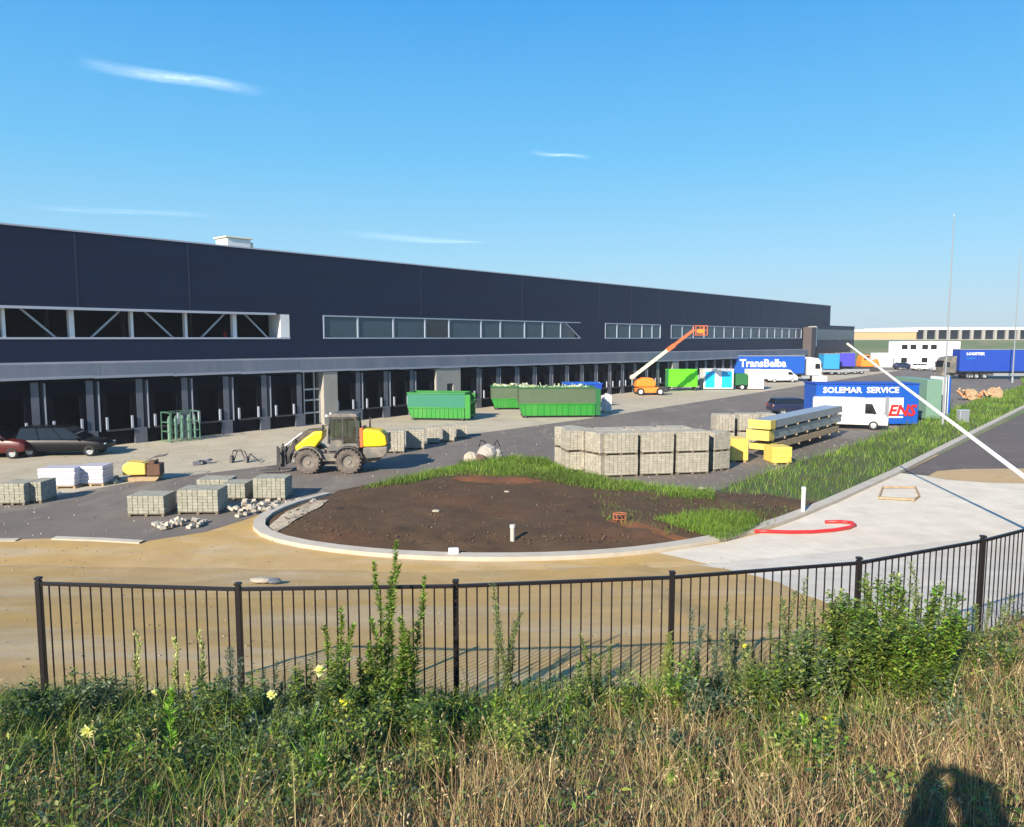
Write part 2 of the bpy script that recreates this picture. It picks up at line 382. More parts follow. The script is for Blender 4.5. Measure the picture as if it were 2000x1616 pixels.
def densify(pts, step=.8):
    out = []
    for a, b in zip(pts[:-1], pts[1:]):
        d = math.dist(a, b); n = max(1, int(d/step))
        for k in range(n): out.append((a[0]+(b[0]-a[0])*k/n, a[1]+(b[1]-a[1])*k/n))
    out.append(pts[-1]); return out
def smoothline(pts, it=3):
    pts = densify(pts)
    for _ in range(it): pts = [pts[0]]+[tuple((np.array(pts[i-1])+2*np.array(pts[i])+np.array(pts[i+1]))/4) for i in range(1, len(pts)-1)]+[pts[-1]]
    return pts
kl = smoothline(kerb_w, 6)
kerb_strip('island_kerb', kl, .42, .16, M['kerb'])
kerb_strip('yard_kerb', densify([(-90, 25.2)]+[G(0, 1058), G(30, 1058)]), .25, .05, M['kerb'])
kerb_strip('yard_edging', densify([G(100, 1055), G(190, 1058), G(272, 1063)]), .25, .07, M['kerb'])

# light paving at the right, road beyond, paved patch behind the fence
edge_r = [p for p in kerb_w if p[0] > G(1290, 1080)[0]-.3]
sheet('light_paving', [G(1285, 1081), G(1350, 1095), G(1420, 1112), (12.5, 17), (40, 12), (70, 30), G(2500, 960), G(2000, 944), G(1760, 925)] + [kerb_w[i] for i in (21, 20, 19, 18)], .012, MG['pave'])
far_k = kerb_w[-1]
sheet('road_asphalt', [G(1760, 925), G(1830, 932), G(2000, 944), G(2500, 962), (90, 60), (260, 240), (far_k[0]+2, far_k[1])], .014, MG['road'])
sheet('sand_patch', [G(1812, 931), G(1850, 938), G(1940, 944), G(2030, 946), G(2200, 940), G(2120, 925), G(2000, 916), G(1880, 917), G(1830, 921)], .019, ground_mat('sand_spill', (.42, .30, .16), (.46, .32, .15), None, .3, 2, 25, bump=.3))

# soil island with relief, gravel corner, verge
def in_poly(x, y, poly):
    c = False; j = len(poly)-1
    for i in range(len(poly)):
        xi, yi = poly[i]; xj, yj = poly[j]
        if (yi > y) != (yj > y) and x < (xj-xi)*(y-yi)/(yj-yi)+xi: c = not c
        j = i
    return c
def vnoise(x, y, s=1, seed=0):
    return (math.sin(x*1.3*s+seed)+math.sin(y*1.7*s+seed*2.1)+math.sin((x+y)*.9*s+seed*.7)+math.sin((x*2.1-y*1.4)*s+seed*1.3)*.6)/3.6
def seg_dist(p, line):
    m = 1e9
    for a, b in zip(line[:-1], line[1:]):
        ax, ay = a; bx, by = b; dx, dy = bx-ax, by-ay; L = dx*dx+dy*dy or 1e-9
        t = max(0, min(1, ((p[0]-ax)*dx+(p[1]-ay)*dy)/L)); m = min(m, math.hypot(p[0]-ax-t*dx, p[1]-ay-t*dy))
    return m
inner = []
for i, p in enumerate(kl):
    a = Vector(kl[max(i-1, 0)]); b = Vector(kl[min(i+1, len(kl)-1)]); d = (b-a).normalized(); inner.append((p[0]-d.y*.38, p[1]+d.x*.38))
isl_in = [p for p in inner if p[0] < G(1610, 990)[0]]
top_edge = [G(*p) for p in [(1600, 985), (1500, 965), (1390, 965), (1300, 955), (1200, 940), (1110, 925), (1060, 905), (960, 898), (880, 912), (800, 935), (720, 948), (660, 960)]]
island = isl_in+top_edge
def relief(name, poly, step, hf, m, kind='structure'):
    xs = [p[0] for p in poly]; ys = [p[1] for p in poly]
    bm = bmesh.new(); vs = [bm.verts.new((p[0], p[1], .02)) for p in poly]
    bm.faces.new(vs); bmesh.ops.triangulate(bm, faces=bm.faces)
    x = min(xs)
    while x < max(xs):
        x += step; g2 = bm.verts[:]+bm.edges[:]+bm.faces[:]; bmesh.ops.bisect_plane(bm, geom=g2, plane_co=(x, 0, 0), plane_no=(1, 0, 0))
    y = min(ys)
    while y < max(ys):
        y += step; g2 = bm.verts[:]+bm.edges[:]+bm.faces[:]; bmesh.ops.bisect_plane(bm, geom=g2, plane_co=(0, y, 0), plane_no=(0, 1, 0))
    cl = poly+[poly[0]]
    for v in bm.verts: v.co.z = hf(v.co.x, v.co.y, seg_dist((v.co.x, v.co.y), cl))
    me = bpy.data.meshes.new(name); bm.to_mesh(me); bm.free(); me.materials.append(m)
    me.polygons.foreach_set('use_smooth', [True]*len(me.polygons))
    if me.polygons[0].normal.z < 0: me.flip_normals()
    o = bpy.data.objects.new(name, me); COL.objects.link(o); return tag(o, None, None, None, kind)
relief('soil_bed', island, .45, lambda x, y, d: .045+min(d, 2.0)*.09+min(d, 1)*(.05*vnoise(x, y, 2.2)+.03*vnoise(x, y, 6, 3)+random.uniform(-.02, .02)), MG['soil'])
isl_c = island+[island[0]]
def soil_h(x, y, d): return .045+min(d, 2.0)*.09+min(d, 1)*(.05*vnoise(x, y, 2.2)+.03*vnoise(x, y, 6, 3))
relief('gravel_patch', [G(*p) for p in [(512, 1044), (536, 1024), (560, 1005), (600, 988), (625, 982), (640, 987), (625, 1000), (590, 1018), (560, 1035), (530, 1049)]], .3, lambda x, y, d: soil_h(x, y, seg_dist((x, y), isl_c))+.03+.03*min(d*3, 1)+random.uniform(-.01, .01), MG['gravel'])

def redf(x, y, d): return soil_h(x, y, seg_dist((x, y), isl_c))+.02*min(1, d*4)
MG['redsoil'] = ground_mat('red_soil', (.22, .085, .028), (.17, .07, .03), (.12, .06, .03), .6, 2.5, 14, bump=.7, finevar=.3)
relief('red_soil_streak', [G(*p) for p in [(875, 944), (905, 938), (960, 938), (1030, 942), (1060, 948), (1040, 955), (990, 955), (940, 953), (900, 949)]], .4, redf, MG['redsoil'])
relief('red_soil_edge', [G(*p) for p in [(1215, 1024), (1300, 1046), (1380, 1062), (1330, 1062), (1250, 1046), (1180, 1030)]], .4, redf, MG['redsoil'])
verge_poly = [p for p in inner if p[0] > G(1590, 990)[0]]
far_top = [G(*p) for p in [(2000, 756), (1900, 788), (1800, 826), (1740, 845), (1640, 880), (1560, 905), (1480, 930), (1395, 962)]]
vp = verge_poly[:-4]
verge_poly = vp+[(vp[-1][0]-6, vp[-1][1]+5)]+far_top
relief('verge', verge_poly, 1.5, lambda x, y, d: .03+min(d, 1)*.12+.03*vnoise(x, y, 1.5), MG['verge'])

# ------------------------------------------------------------------ embankment
FD = 2.9
fpx = [(75, 1137), (465, 1148), (890, 1142), (1313, 1125), (1678, 1097), (1920, 1054), (2118, 1003)]
fpts = []
for px, py in fpx:
    r = ray(px, py); t = -FD/r[2]; fpts.append((r[0]*t, r[1]*t))
for _k in range(3): fpts.append((2*fpts[-1][0]-fpts[-2][0], 2*fpts[-1][1]-fpts[-2][1]))
def fenceY(x):
    if x <= fpts[0][0]: return fpts[0][1]+(fpts[0][0]-x)*.05
    for a, b in zip(fpts[:-1], fpts[1:]):
        if x <= b[0]: return a[1]+(b[1]-a[1])*(x-a[0])/(b[0]-a[0])
    return fpts[-1][1]+(x-fpts[-1][0])*.8
FB = 2.35
def bank_z(x, y):
    f = y-fenceY(x)
    if f < .15:
        z = FB+min(-f+.15, 12)*.285
    else: z = FB-(f-.15)*1.1
    z += .05*vnoise(x, y, 1.8)+.03*vnoise(x, y, 5, 2)
    return z
def mk_bank():
    xs = np.concatenate([np.arange(-60, -12, 2.0), np.arange(-12, 16, .3), np.arange(16, 60, 2.0)])
    bm = bmesh.new(); rows = []
    fs_ = list(np.arange(-30, -12, 2.0))+list(np.arange(-12, .6, .3))+[.9, 1.2]
    for x in xs:
        rows.append([bm.verts.new((x, fenceY(x)+f, max(bank_z(x, fenceY(x)+f), -.3))) for f in fs_])
    for a, b in zip(rows[:-1], rows[1:]):
        for i in range(len(fs_)-1): bm.faces.new((a[i], b[i], b[i+1], a[i+1]))
    me = bpy.data.meshes.new('embankment'); bm.to_mesh(me); bm.free(); me.materials.append(MG['bank'])
    me.polygons.foreach_set('use_smooth', [True]*len(me.polygons))
    o = bpy.data.objects.new('embankment', me); COL.objects.link(o); tag(o, kind='structure')
mk_bank()

def sand_z(x, y):
    f = y-fenceY(x)
    if f < .25: return bank_z(x, y)-.4
    if x > 4: f = y-min(fenceY(x), 9.0+.3*(x-4))
    u = min(1, max(0, (f-.4)/12.9)); z = 1.93*(1-u)**1.18*(1+.10*math.sin(math.pi*u))
    if f > 13.2: z = -.03
    return z+(.02*vnoise(x, y, 1.2)+.012*vnoise(x, y, 4.1, 2) if f < 12 else 0)
def hit(px, py):
    r = ray(px, py); t = 9.0
    while H+r[2]*t > max(0, sand_z(r[0]*t, r[1]*t)) and t < 60: t += .02
    return (r[0]*t, r[1]*t)
bd = sorted([hit(*p) for p in [(1422, 1112), (1470, 1124), (1523, 1138), (1560, 1158), (1620, 1180), (1671, 1199), (1740, 1245)]], key=lambda p: p[1])
by_ = [p[1] for p in bd]; bx_ = [p[0] for p in bd]
def terr(name, side, m):
    ys = np.arange(8.0, 34, .25); bm = bmesh.new(); rows = []
    for y in ys:
        xb = float(np.interp(y, by_, bx_)) if y >= by_[0] else bx_[0]+(by_[0]-y)*.9
        if y > by_[-1]: xb = bx_[-1]-(y-by_[-1])*.9
        xs = (xb-(np.linspace(0, 1, 90)**1.7)*(xb+60)) if side < 0 else (xb+(np.linspace(0, 1, 90)**1.7)*(60-xb))
        rows.append([bm.verts.new((x, y, sand_z(x, y))) for x in xs])
    for a, b in zip(rows[:-1], rows[1:]):
        for i in range(89): bm.faces.new((a[i], a[i+1], b[i+1], b[i]))
    bmesh.ops.recalc_face_normals(bm, faces=bm.faces)
    me = bpy.data.meshes.new(name); bm.to_mesh(me); bm.free(); me.materials.append(m); me.polygons.foreach_set('use_smooth', [True]*len(me.polygons))
    if me.polygons[0].normal.z < 0: me.flip_normals()
    o = bpy.data.objects.new(name, me); COL.objects.link(o); tag(o, kind='structure')
terr('sand_slope', -1, MG['sand']); terr('paved_slope', 1, MG['pave'])

# ------------------------------------------------------------------ fence
fen = thing('metal_fence', 'dark brown railing fence of thin upright bars curving along the foot of the weedy bank', 'fence', (fpts[0][0], fpts[0][1], FB))
def rel(p): return Vector(p)-Vector(fen.location)
ZTOP = H-FD
for i, p in enumerate(fpts):
    m = MB(); m.cbox((0, 0, .79-.12), (.065, .065, 1.56+.24)); m.cbox((0, 0, ZTOP-FB+.045), (.075, .075, .03))
    po = m.build('post', M['fence'], fen, .006); po.location = rel((p[0], p[1], FB))
bar_me = None
for i, (a, b) in enumerate(zip(fpts[:-1], fpts[1:])):
    A = Vector((a[0], a[1], 0)); B = Vector((b[0], b[1], 0)); L = (B-A).length; ang = math.atan2(B.y-A.y, B.x-A.x)
    pn = MB(); pn.box(.035, L-.035, -.022, .022, ZTOP-FB-.04, ZTOP-FB)
    p = pn.build('top_rail', M['fence'], fen, .004); p.location = rel((a[0], a[1], FB)); p.rotation_euler = (0, 0, ang)
    pn = MB(); pn.box(.035, L-.035, -.02, .02, .10, .135)
    q_ = pn.build('bottom_rail', M['fence'], fen, .004); q_.location = rel((a[0], a[1], FB)); q_.rotation_euler = (0, 0, ang)
    n = round(L/.128)
    for k in range(1, n):
        if bar_me is None:
            q = MB().tube((0, 0, .05), (0, 0, ZTOP-FB-.03), .0095, n=8).build('bar', M['fence'], p); bar_me = q.data
        else:
            q = bpy.data.objects.new('bar', bar_me); COL.objects.link(q); q.parent = p
        q.location = (L*k/n, 0, 0)

# ------------------------------------------------------------------ warehouse
wh = thing('warehouse', 'very long dark blue-grey warehouse with a row of truck loading docks', 'warehouse', (WX, WY, 0), WALLROT)
RT = 13.3; S0 = -45; S1 = 146.7; DEP = 95
def zt(s): return 5.28-.0045*max(0, s)
def zb(s): return 4.38-.0085*max(0, min(s, 80))
m = MB()
def wall(m, x0, x1, z0, z1): m.box(x0, x1, 0, .25, z0, z1)
WB, WTp = 6.76, 8.64
wall(m, S0, S1, 4.0, WB); wall(m, S0, S1, WTp, RT)
for x0, x1 in ((S0, -38), (19.8, 22.9), (58.9, 63.9), (77.4, 80.3), (130.6, S1)): wall(m, x0, x1, WB, WTp)
m.box(S0, S0+.25, .25, DEP, 0, RT); m.box(S1-.25, S1, .25, DEP, 0, RT); m.box(S0, S1, DEP, DEP+.25, 0, RT)
m.build('wall', M['clad'], wh)
m = MB(); m.box(S0+.25, S1-.25, .25, DEP, RT-.35, RT-.1); rf = m.build('roof', M['roof'], wh)
m = MB(); m.box(S0-.03, S1+.03, -.06, .30, RT+.002, RT+.10); m.build('parapet_cap', M['trim'], wh)
m = MB(); m.box(S0+.25, S1-.25, .25, DEP, 6.2, 6.45); m.box(S0+.25, S1-.25, 16, 16.2, 6.45, RT-.36); m.build('upper_floor', M['interior'], wh)
# concrete canopy band
m = MB()
segs = list(np.arange(S0, 132, 7.2))+[132]
for a, b in zip(segs[:-1], segs[1:]):
    vs = [(a+.01, -1.0, zb(a)), (b-.01, -1.0, zb(b)), (b-.01, -.002, zb(b)), (a+.01, -.002, zb(a)), (a+.01, -1.0, zt(a)), (b-.01, -1.0, zt(b)), (b-.01, -.002, zt(b)+.1), (a+.01, -.002, zt(a)+.1)]
    m.add(vs, [(0, 3, 2, 1), (4, 5, 6, 7), (0, 1, 5, 4), (2, 3, 7, 6), (0, 4, 7, 3), (1, 2, 6, 5)])
m.build('canopy', M['band'], wh)
m = MB()
for a, b in ((S0, 130),):
    for k in range(int((b-a)/5)):
        x = a+5*k; m.box(x, x+5-.004, -1.06, -1.003, zb(x)-.02, zb(x)+.14)
m.build('canopy_edge', M['lintel'], wh)
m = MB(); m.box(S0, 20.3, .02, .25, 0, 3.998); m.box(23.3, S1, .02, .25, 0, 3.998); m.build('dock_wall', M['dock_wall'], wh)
# white concrete piers
for (x0, x1) in ((22.1, 23.45), (34.5, 37.7), (79.2, 80.9)):
    m = MB()
    if x0 == 34.5: m.box(34.5, 35.9, -.98, .018, 0, zb(36)-.03); m.box(36.7, 37.7, -.98, .018, 0, zb(36)-.03); m.box(35.9, 36.7, -.98, .018, 2.6, zb(36)-.03)
    else: m.box(x0, x1, -.98, .018, 0, zb(x1)-.03)
    m.build('concrete_pier', M['conc'], wh, .01)
m = MB(); m.box(35.9, 36.7, -.3, -.2, 0, 2.6); m.build('service_door', M['door'], wh)
m = MB()
for z in (.9, 1.9, 2.75): m.box(20.6, 22.1, -.5, -.42, z, z+.12)
for x in (20.55, 21.5, 22.0): m.box(x, x+.08, -.52, -.40, 0, 4.2)
m.build('open_frame', M['steel'], wh)
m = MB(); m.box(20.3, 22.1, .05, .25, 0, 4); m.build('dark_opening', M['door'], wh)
# docks
def make_dock(parent):
    d = MB()
    # shelter: black front with an opening; local x from 0 (left frame) to 2.25, protrudes to y=-.72
    fw, ph, y = 2.25, 4.3, -.72
    d.box(.0, .42, y, y+.10, 1.0, 4.1); d.box(1.88, fw, y, y+.10, 1.0, 4.1); d.box(.42, 1.88, y, y+.10, 3.3, 4.1)
    d.box(0.07, 2.2, y+.1, .0, 3.95, 4.08)
    sh = d.build('dock_shelter', M['dock_dark'], parent)
    f = MB(); f.box(-.07, -.002, y-.02, .018, .95, 4.15); f.build('side_frame', M['lintel'], sh)
    p = MB(); p.box(fw+.003, fw+.42, y-.02, .018, 0.0, 4.2); p.box(fw-.25, fw+.55, y-.16, y-.022, 0.0, 1.02); p.build('pier', M['pier'], sh)
    q = MB(); q.box(.42, 1.88, -.20, -.12, 1.1, 3.3); q.build('dock_door', M['door'], sh)
    r = MB(); r.box(-.05, 2.0, -.6, .018, 0, 1.0); r.build('dock_base', M['dock_wall'], sh)
    [MB().box(a_, a_+.12, y-.10, y-.002, 1.05, 1.85).build('guide', M['trim'], sh) for a_ in (.3, 1.86)]
    w = MB(); w.box(.35, 1.9, -.95, -.6, .93, 1.03); w.build('leveller_lip', M['darksteel'], sh)
    return sh
proto = make_dock(wh); first = True
dock_s = [20.0-.42/2-2.25-3.04*k for k in range(0, 19)]+[25.7-2.46-.0+3.0*k for k in range(0, 4) if 25.7-2.46+3.0*k < 33]+[37.95+2.92*k for k in range(0, 14)]+[81.2+2.92*k for k in range(0, 16)]
for s in dock_s:
    if first: o = proto; first = False
    else: o = copy_tree(proto, wh)
    o.location = (s, 0, 0)
    o.scale = (1, 1, (zb(s)-.02)/4.36)
# truss opening
m = MB(); m.box(-38, 18.6, -.05, .15, WTp-.10, WTp+.06); m.box(-38, 19.8, -.05, .3, WB-.02, WB+.10); m.build('opening_frame', M['trim'], wh)
m = MB(); m.box(19.0, 19.798, .02, 1.6, WB+.11, WTp-.01); m.build('opening_jamb', M['white'], wh)
for i in range(-10, 5):
    x = .75+3.68*i; w = .30 if i % 3 == 1 else .17
    m = MB(); m.box(x-w/2, x+w/2, .45, .45+.35, 6.46, 9.6); m.build('truss_column', M['white'], wh)
    a, b = (x+.9, x+2.9) if i % 2 == 0 else (x+3.1, x+1.1)
    m = MB(); m.bar((a, .7, WTp), (b, .7, WB), .09, .12); m.build('truss_brace', M['steel'], wh)
for x in np.arange(-36, 19, 5.2):
    m = MB(); m.tube((x, 8, 6.45), (x, 8, 12.9), .16); m.build('inner_column', M['pier'], wh)
m = MB(); m.box(15.05, 15.2, 1.2, 1.35, 6.46, 7.3); m.build('red_prop', M['red'], wh)
# window strips
def strip(x0, x1, mull, slant=0, dark=None, zlo=WB, zhi=WTp):
    fr = MB(); t = .10
    fr.box(x0, x1, -.045, .10, zhi-t, zhi-.002); fr.box(x0, x1, -.045, .10, zlo+.002, zlo+t); fr.box(x0, x0+t, -.045, .10, zlo+t, zhi-t)
    if slant:
        fr.prism([(x1-slant-t, zhi-t-.001), (x1-slant+t*.4, zhi-t-.001), (x1, zlo+t+.001), (x1-t*1.3, zlo+t+.001)], -.05, .10)
    else: fr.box(x1-t, x1, -.045, .10, zlo+t, zhi-t)
    for x in mull: fr.box(x-.07, x+.07, -.03, .10, zlo+t, zhi-t)
    f = fr.build('window', M['frame'], wh)
    xs = [x0+t]+list(mull)+[x1-t-slant*.3]
    for a, b in zip(xs[:-1], xs[1:]):
        g_ = MB(); g_.box(a+.05, b-.05, .05, .08, zlo+t, zhi-t)
        g_.build('pane', M['glass_dark'] if dark and a < dark < b else M['glass'], f)
    if slant:
        c = MB(); c.prism([(x1-slant+.05, zhi-.004), (x1+.4, zhi-.004), (x1+.4, zlo+.004), (x1+.05, zlo+.004)], -.03, .2); c.build('window_reveal', M['clad'], wh)
strip(22.9, 58.7, [26.4, 30.3, 34.1, 37.2, 41.7, 44.6, 48.5, 51.6, 54.9], 2.9, 35.5)
strip(63.9, 77.4, [66.6, 69.6, 72.6, 75.2])
strip(80.3, 130.6, list(np.arange(83.6, 130, 3.4)))
m = MB()
for s_ in (4.7, 11.9, 33.6, 48.1, 62.6, 69.8, 77.0, 84.2, 91.4, 98.6, 105.8, 113, 120, 127): m.box(s_-.05, s_+.05, -.018, -.001, WTp+.08, RT-.1)
m.build('panel_joint', mat('joint_trim', (.014, .022, .047), .5), wh)
m = MB(); m.box(131.5, 134, -1.6, -.01, 0, 8.9); m.build('stair_tower', mat('brown_panel', (.07, .055, .055), .6), wh)
m = MB(); m.box(134.1, 134.7, -1.5, -.02, 5.2, 9.0); m.build('tower_edge', M['white'], wh)
m = MB(); m.box(134.8, 158, -1.5, 40, 4.4, 9.3); m.box(136, 157.5, -1.0, 39, 0, 4.39); m.build('annex', M['clad'], wh)
m = MB(); m.box(135, 157.6, -1.58, -1.505, 6.5, 8.5); m.build('annex_window', M['glass'], wh)
# unit on the roof (its own thing)
ru = thing('roof_unit', 'small white ventilation box standing on the warehouse roof edge', 'roof unit', (*W(16.3, -1.7), RT-.32), WALLROT)
m = MB(); m.box(-.95, .95, -.8, .8, .25, 1.1); m.build('casing', M['white'], ru, .04)
m = MB(); m.box(-1.1, 1.1, -.9, .9, 1.1, 1.2); m.box(.97, 1.35, -.5, .5, .35, .95); m.build('hood', M['cream'], ru, .02)
m = MB(); [m.box(x-.08, x+.08, -.7, .7, 0, .25) for x in (-.8, .8)]; m.build('foot', M['steel'], ru)

# ------------------------------------------------------------------ paver stacks
def stack_block(nx, ny, nz, w, d, h, var):
    m = MB(); rr = random.Random(var)
    bw, bd, bh = w/nx, d/ny, h/nz
    for i in range(nx):
        for j in range(ny):
            if 0 < i < nx-1 and 0 < j < ny-1:
                m.val = rr.random(); m.box(-w/2+i*bw+.004, -w/2+(i+1)*bw-.004, -d/2+j*bd+.004, -d/2+(j+1)*bd-.004, .11+(nz-1)*bh, .11+h-.004); continue
            for k in range(nz):
                m.val = rr.random(); jx = rr.uniform(-.008, .008); jy = rr.uniform(-.008, .008)
                m.box(-w/2+i*bw+.009+jx, -w/2+(i+1)*bw-.009+jx, -d/2+j*bd+.009+jy, -d/2+(j+1)*bd-.009+jy, .11+k*bh+.006, .11+(k+1)*bh-.003)
    m.val = .5; m.box(-w/2+.06, w/2-.06, -d/2+.06, d/2-.06, .10, .11+h-.05)
    return m
def pallet_mesh(w, d):
    m = MB()
    for x in (-w/2+.06, 0, w/2-.06): m.box(x-.05, x+.05, -d/2, d/2, 0, .08)
    for y in np.linspace(-d/2+.06, d/2-.06, 5): m.box(-w/2, w/2, y-.05, y+.05, .082, .104)
    return m
_pc = {}
def paver_stack(kind, label, loc, rz, group, w=1.45, d=1.15, h=.97):
    key = (kind, w, d, h, random.randint(0, 1))
    t = thing('paver_stack', label, 'paver stack', loc, rz, group)
    if key not in _pc:
        nx, ny, nz = max(4, round(w/.2)), max(4, round(d/.2)), max(4, round(h/.12))
        a = stack_block(nx, ny, nz, w, d, h, len(_pc)).build('blocks', M[kind], t); b = pallet_mesh(w, d).build('pallet', M['pwood'], t); _pc[key] = (a.data, b.data)
    else:
        for nm, me in zip(('blocks', 'pallet'), _pc[key]):
            o = bpy.data.objects.new(nm, me); COL.objects.link(o); o.parent = t
    return t
ordw = ['first', 'second', 'third', 'fourth', 'fifth', 'sixth']
GR = 'pallets of concrete pavers stacked two high beside the grass'
# front row of the two-high pile: three angled stacks at the left, three square ones at the right
def az_rz(a, b): return math.atan2(b[1]-a[1], b[0]-a[0])
L0, L1, R1 = G(1080, 913), G(1172, 934), G(1384, 927)
rzl = az_rz(L0, L1); rzr = az_rz(L1, R1)
def along(a, rz, s, o): return (a[0]+math.cos(rz)*s-math.sin(rz)*o, a[1]+math.sin(rz)*s+math.cos(rz)*o)
T = 1.09
for i in range(3):
    Lr = math.dist(L0, L1)/3
    for tier, tn in ((0, 'lower'), (1, 'upper')):
        c = along(L0, rzl, Lr*(i+.5), .62)
        paver_stack('paver', f'{tn} paver pallet, {ordw[i]} from the left in the angled face of the big pile', (c[0], c[1], tier*T+.01), rzl+random.uniform(-.03, .03), GR, w=round(Lr-.1, 2), d=1.15)
for i in range(3):
    Lr = math.dist(L1, R1)/3
    for tier, tn in ((0, 'lower'), (1, 'upper')):
        c = along(L1, rzr, Lr*(i+.5)+.15, .60+i*.05)
        paver_stack('paver', f'{tn} paver pallet facing the camera, {ordw[i]} from the corner of the big pile', (c[0], c[1], tier*T+.01), rzr+random.uniform(-.03, .03), GR, w=round(Lr-.2, 2), d=1.15)
for i in range(5):
    for tier, tn in ((0, 'lower'), (1, 'upper')):
        if i < 4: c = along(L1, rzr, 1.75*i-.6, 2.0+.1*i)
        else: c = along(R1, rzr, .25, .25)
        lab = f'{tn} paver pallet in the rear row of the big pile, {ordw[i]} from the left' if i < 4 else f'{tn} paver pallet set apart at the right end of the big pile'
        if i == 4: paver_stack('paver', lab, (c[0]+.5, c[1]+1.2, tier*1.0+.01), rzr+.35, GR, w=1.1, d=1.0, h=.88)
        else: paver_stack('paver', lab, (c[0], c[1], tier*T+.01), rzr+random.uniform(-.04, .04), GR, w=1.5, d=1.15)
for i, (px, w_) in enumerate(((1416, 1.15), (1462, 1.25), (1500, .9))):
    c = (AT(px, 46.8+.3*i), 46.8+.3*i)
    for tier, tn in ((0, 'lower'), (1, 'upper')):
        paver_stack('paver', f"{tn} paver pallet of the {['left','middle','right'][i]} column in the short row behind the yellow blocks", (c[0], c[1], tier*1.1+.01), .05, 'tall pallets of pavers behind the yellow blocks', w=w_, d=1.1, h=.97)
def frontpal(kind, px0, px1, pyb, pyt, label, group, d=1.1, rz=0.0):
    Y = G(px0, pyb)[1]; x0, x1 = AT(px0, Y), AT(px1, Y)
    h = H-(pyt-661)/FPX*Y*1.0
    h = max(.4, (pyb-pyt)/FPX*Y*.97-.11)
    w = round(x1-x0, 2)
    c = along((x0, Y), rz, w/2, d/2)
    return paver_stack(kind, label, (c[0], c[1], .01), rz, group, w=w, d=d, h=round(h, 2))
GL = 'single pallets of grey-green pavers on the asphalt at the left'
frontpal('gpaver', 232, 305, 1010, 967, 'low paver pallet nearest the sand, leftmost of the front pair', GL)
frontpal('gpaver', 332, 413, 1006, 955, 'wide paver pallet standing right of the front pair, above the loose blocks', GL)
frontpal('gpaver', 421, 468, 978, 944, 'small paver pallet half in shadow between the wide one and the tall one', GL)
frontpal('gpaver', 372, 436, 962, 936, 'low paver pallet at the back of the left cluster', GL)
frontpal('gpaver', 484, 548, 978, 933, 'tall paver pallet at the right of the left cluster, in front of the loader forks', GL)
frontpal('gpaver', -22, 28, 988, 943, 'paver pallet cut by the left edge of the photo', GL)
frontpal('gpaver', 32, 62, 984, 940, 'narrow dark-streaked paver pallet beside the white wrapped packs', GL)
GB = 'row of grey paver pallets behind the wheel loader'
for i, (a, b, yb, yt) in enumerate(((747, 786, 886, 840), (790, 826, 879, 838), (832, 857, 868, 834), (863, 886, 864, 832), (890, 911, 857, 829))):
    frontpal('paver', a, b, yb, yt, f'grey paver pallet behind the loader, {ordw[i]} from the loader' if i < 4 else 'grey paver pallet at the far end of the row behind the loader', GB, rz=.1)

# white wrapped packs
for (a, b, yb, yt, lab) in ((54, 127, 956, 914, 'white shrink-wrapped pallet, the left and larger of two by the slab edge'), (133, 184, 951, 910, 'white shrink-wrapped pallet, the right and smaller of two by the slab edge')):
    Y = G(a, yb)[1]; w = AT(b, Y)-AT(a, Y); h = (yb-yt)/FPX*Y*.93
    t = thing('wrapped_pallet', lab, 'wrapped pallet', ((AT(a, Y)+AT(b, Y))/2, Y+.6, .01), .06, 'shrink-wrapped pallets on the left')
    m = MB()
    for k in range(5): m.cbox((random.uniform(-.02, .02), 0, .12+h*.9*(k+.5)/5), (w+random.uniform(-.04, .03), 1.1, h*.9/5+.01))
    o = m.build('wrapping', M['wrap'], t, .05, seg=2); pallet_mesh(w, 1.1).build('pallet', M['wood'], t)

# loose blocks
def heap(cx, cy, n, rx, ry, label, group, m, size=.20, hmax=.5):
    me = None
    for k in range(n):
        a = random.uniform(0, 6.28); q = random.random()**.6
        x, y = cx+rx*q*math.cos(a), cy+ry*q*math.sin(a); z = .06+(1-q)*random.random()*hmax
        if me is None:
            mb = MB(); mb.box(-size/2, size/2, -size*.33, size*.33, -.05, .05); o = mb.build('loose_block', m, None, .008); me = o.data
        else: o = bpy.data.objects.new('loose_block', me); COL.objects.link(o)
        o.location = (x, y, z+.01); o.rotation_euler = (random.uniform(-.5, .5)*(z > .1), random.uniform(-.7, .7)*(z > .1), random.uniform(0, 3.1))
        tag(o, label, 'block', group)
c = G(352, 1028); heap(c[0], c[1], 34, 1.0, .8, 'loose pale block in the small heap in front of the wide paver pallet', 'loose blocks in the front heap', M['kerb'], .2, .28)
c = G(492, 998); heap(c[0], c[1], 44, 1.25, 1.2, 'loose pale block in the larger heap beside the kerb end', 'loose blocks beside the kerb', M['kerb'], .21, .42)
c = G(222, 942); heap(c[0], c[1], 16, .7, .6, 'loose grey block in the low scatter left of the compactor', 'loose blocks left of the compactor', M['gpaver'], .2, .25)
c = G(590, 980); heap(c[0], c[1], 9, 1.6, .6, 'single pale block strung out along the top of the kerb', 'blocks strung out along the kerb', M['kerb'], .2, .02)

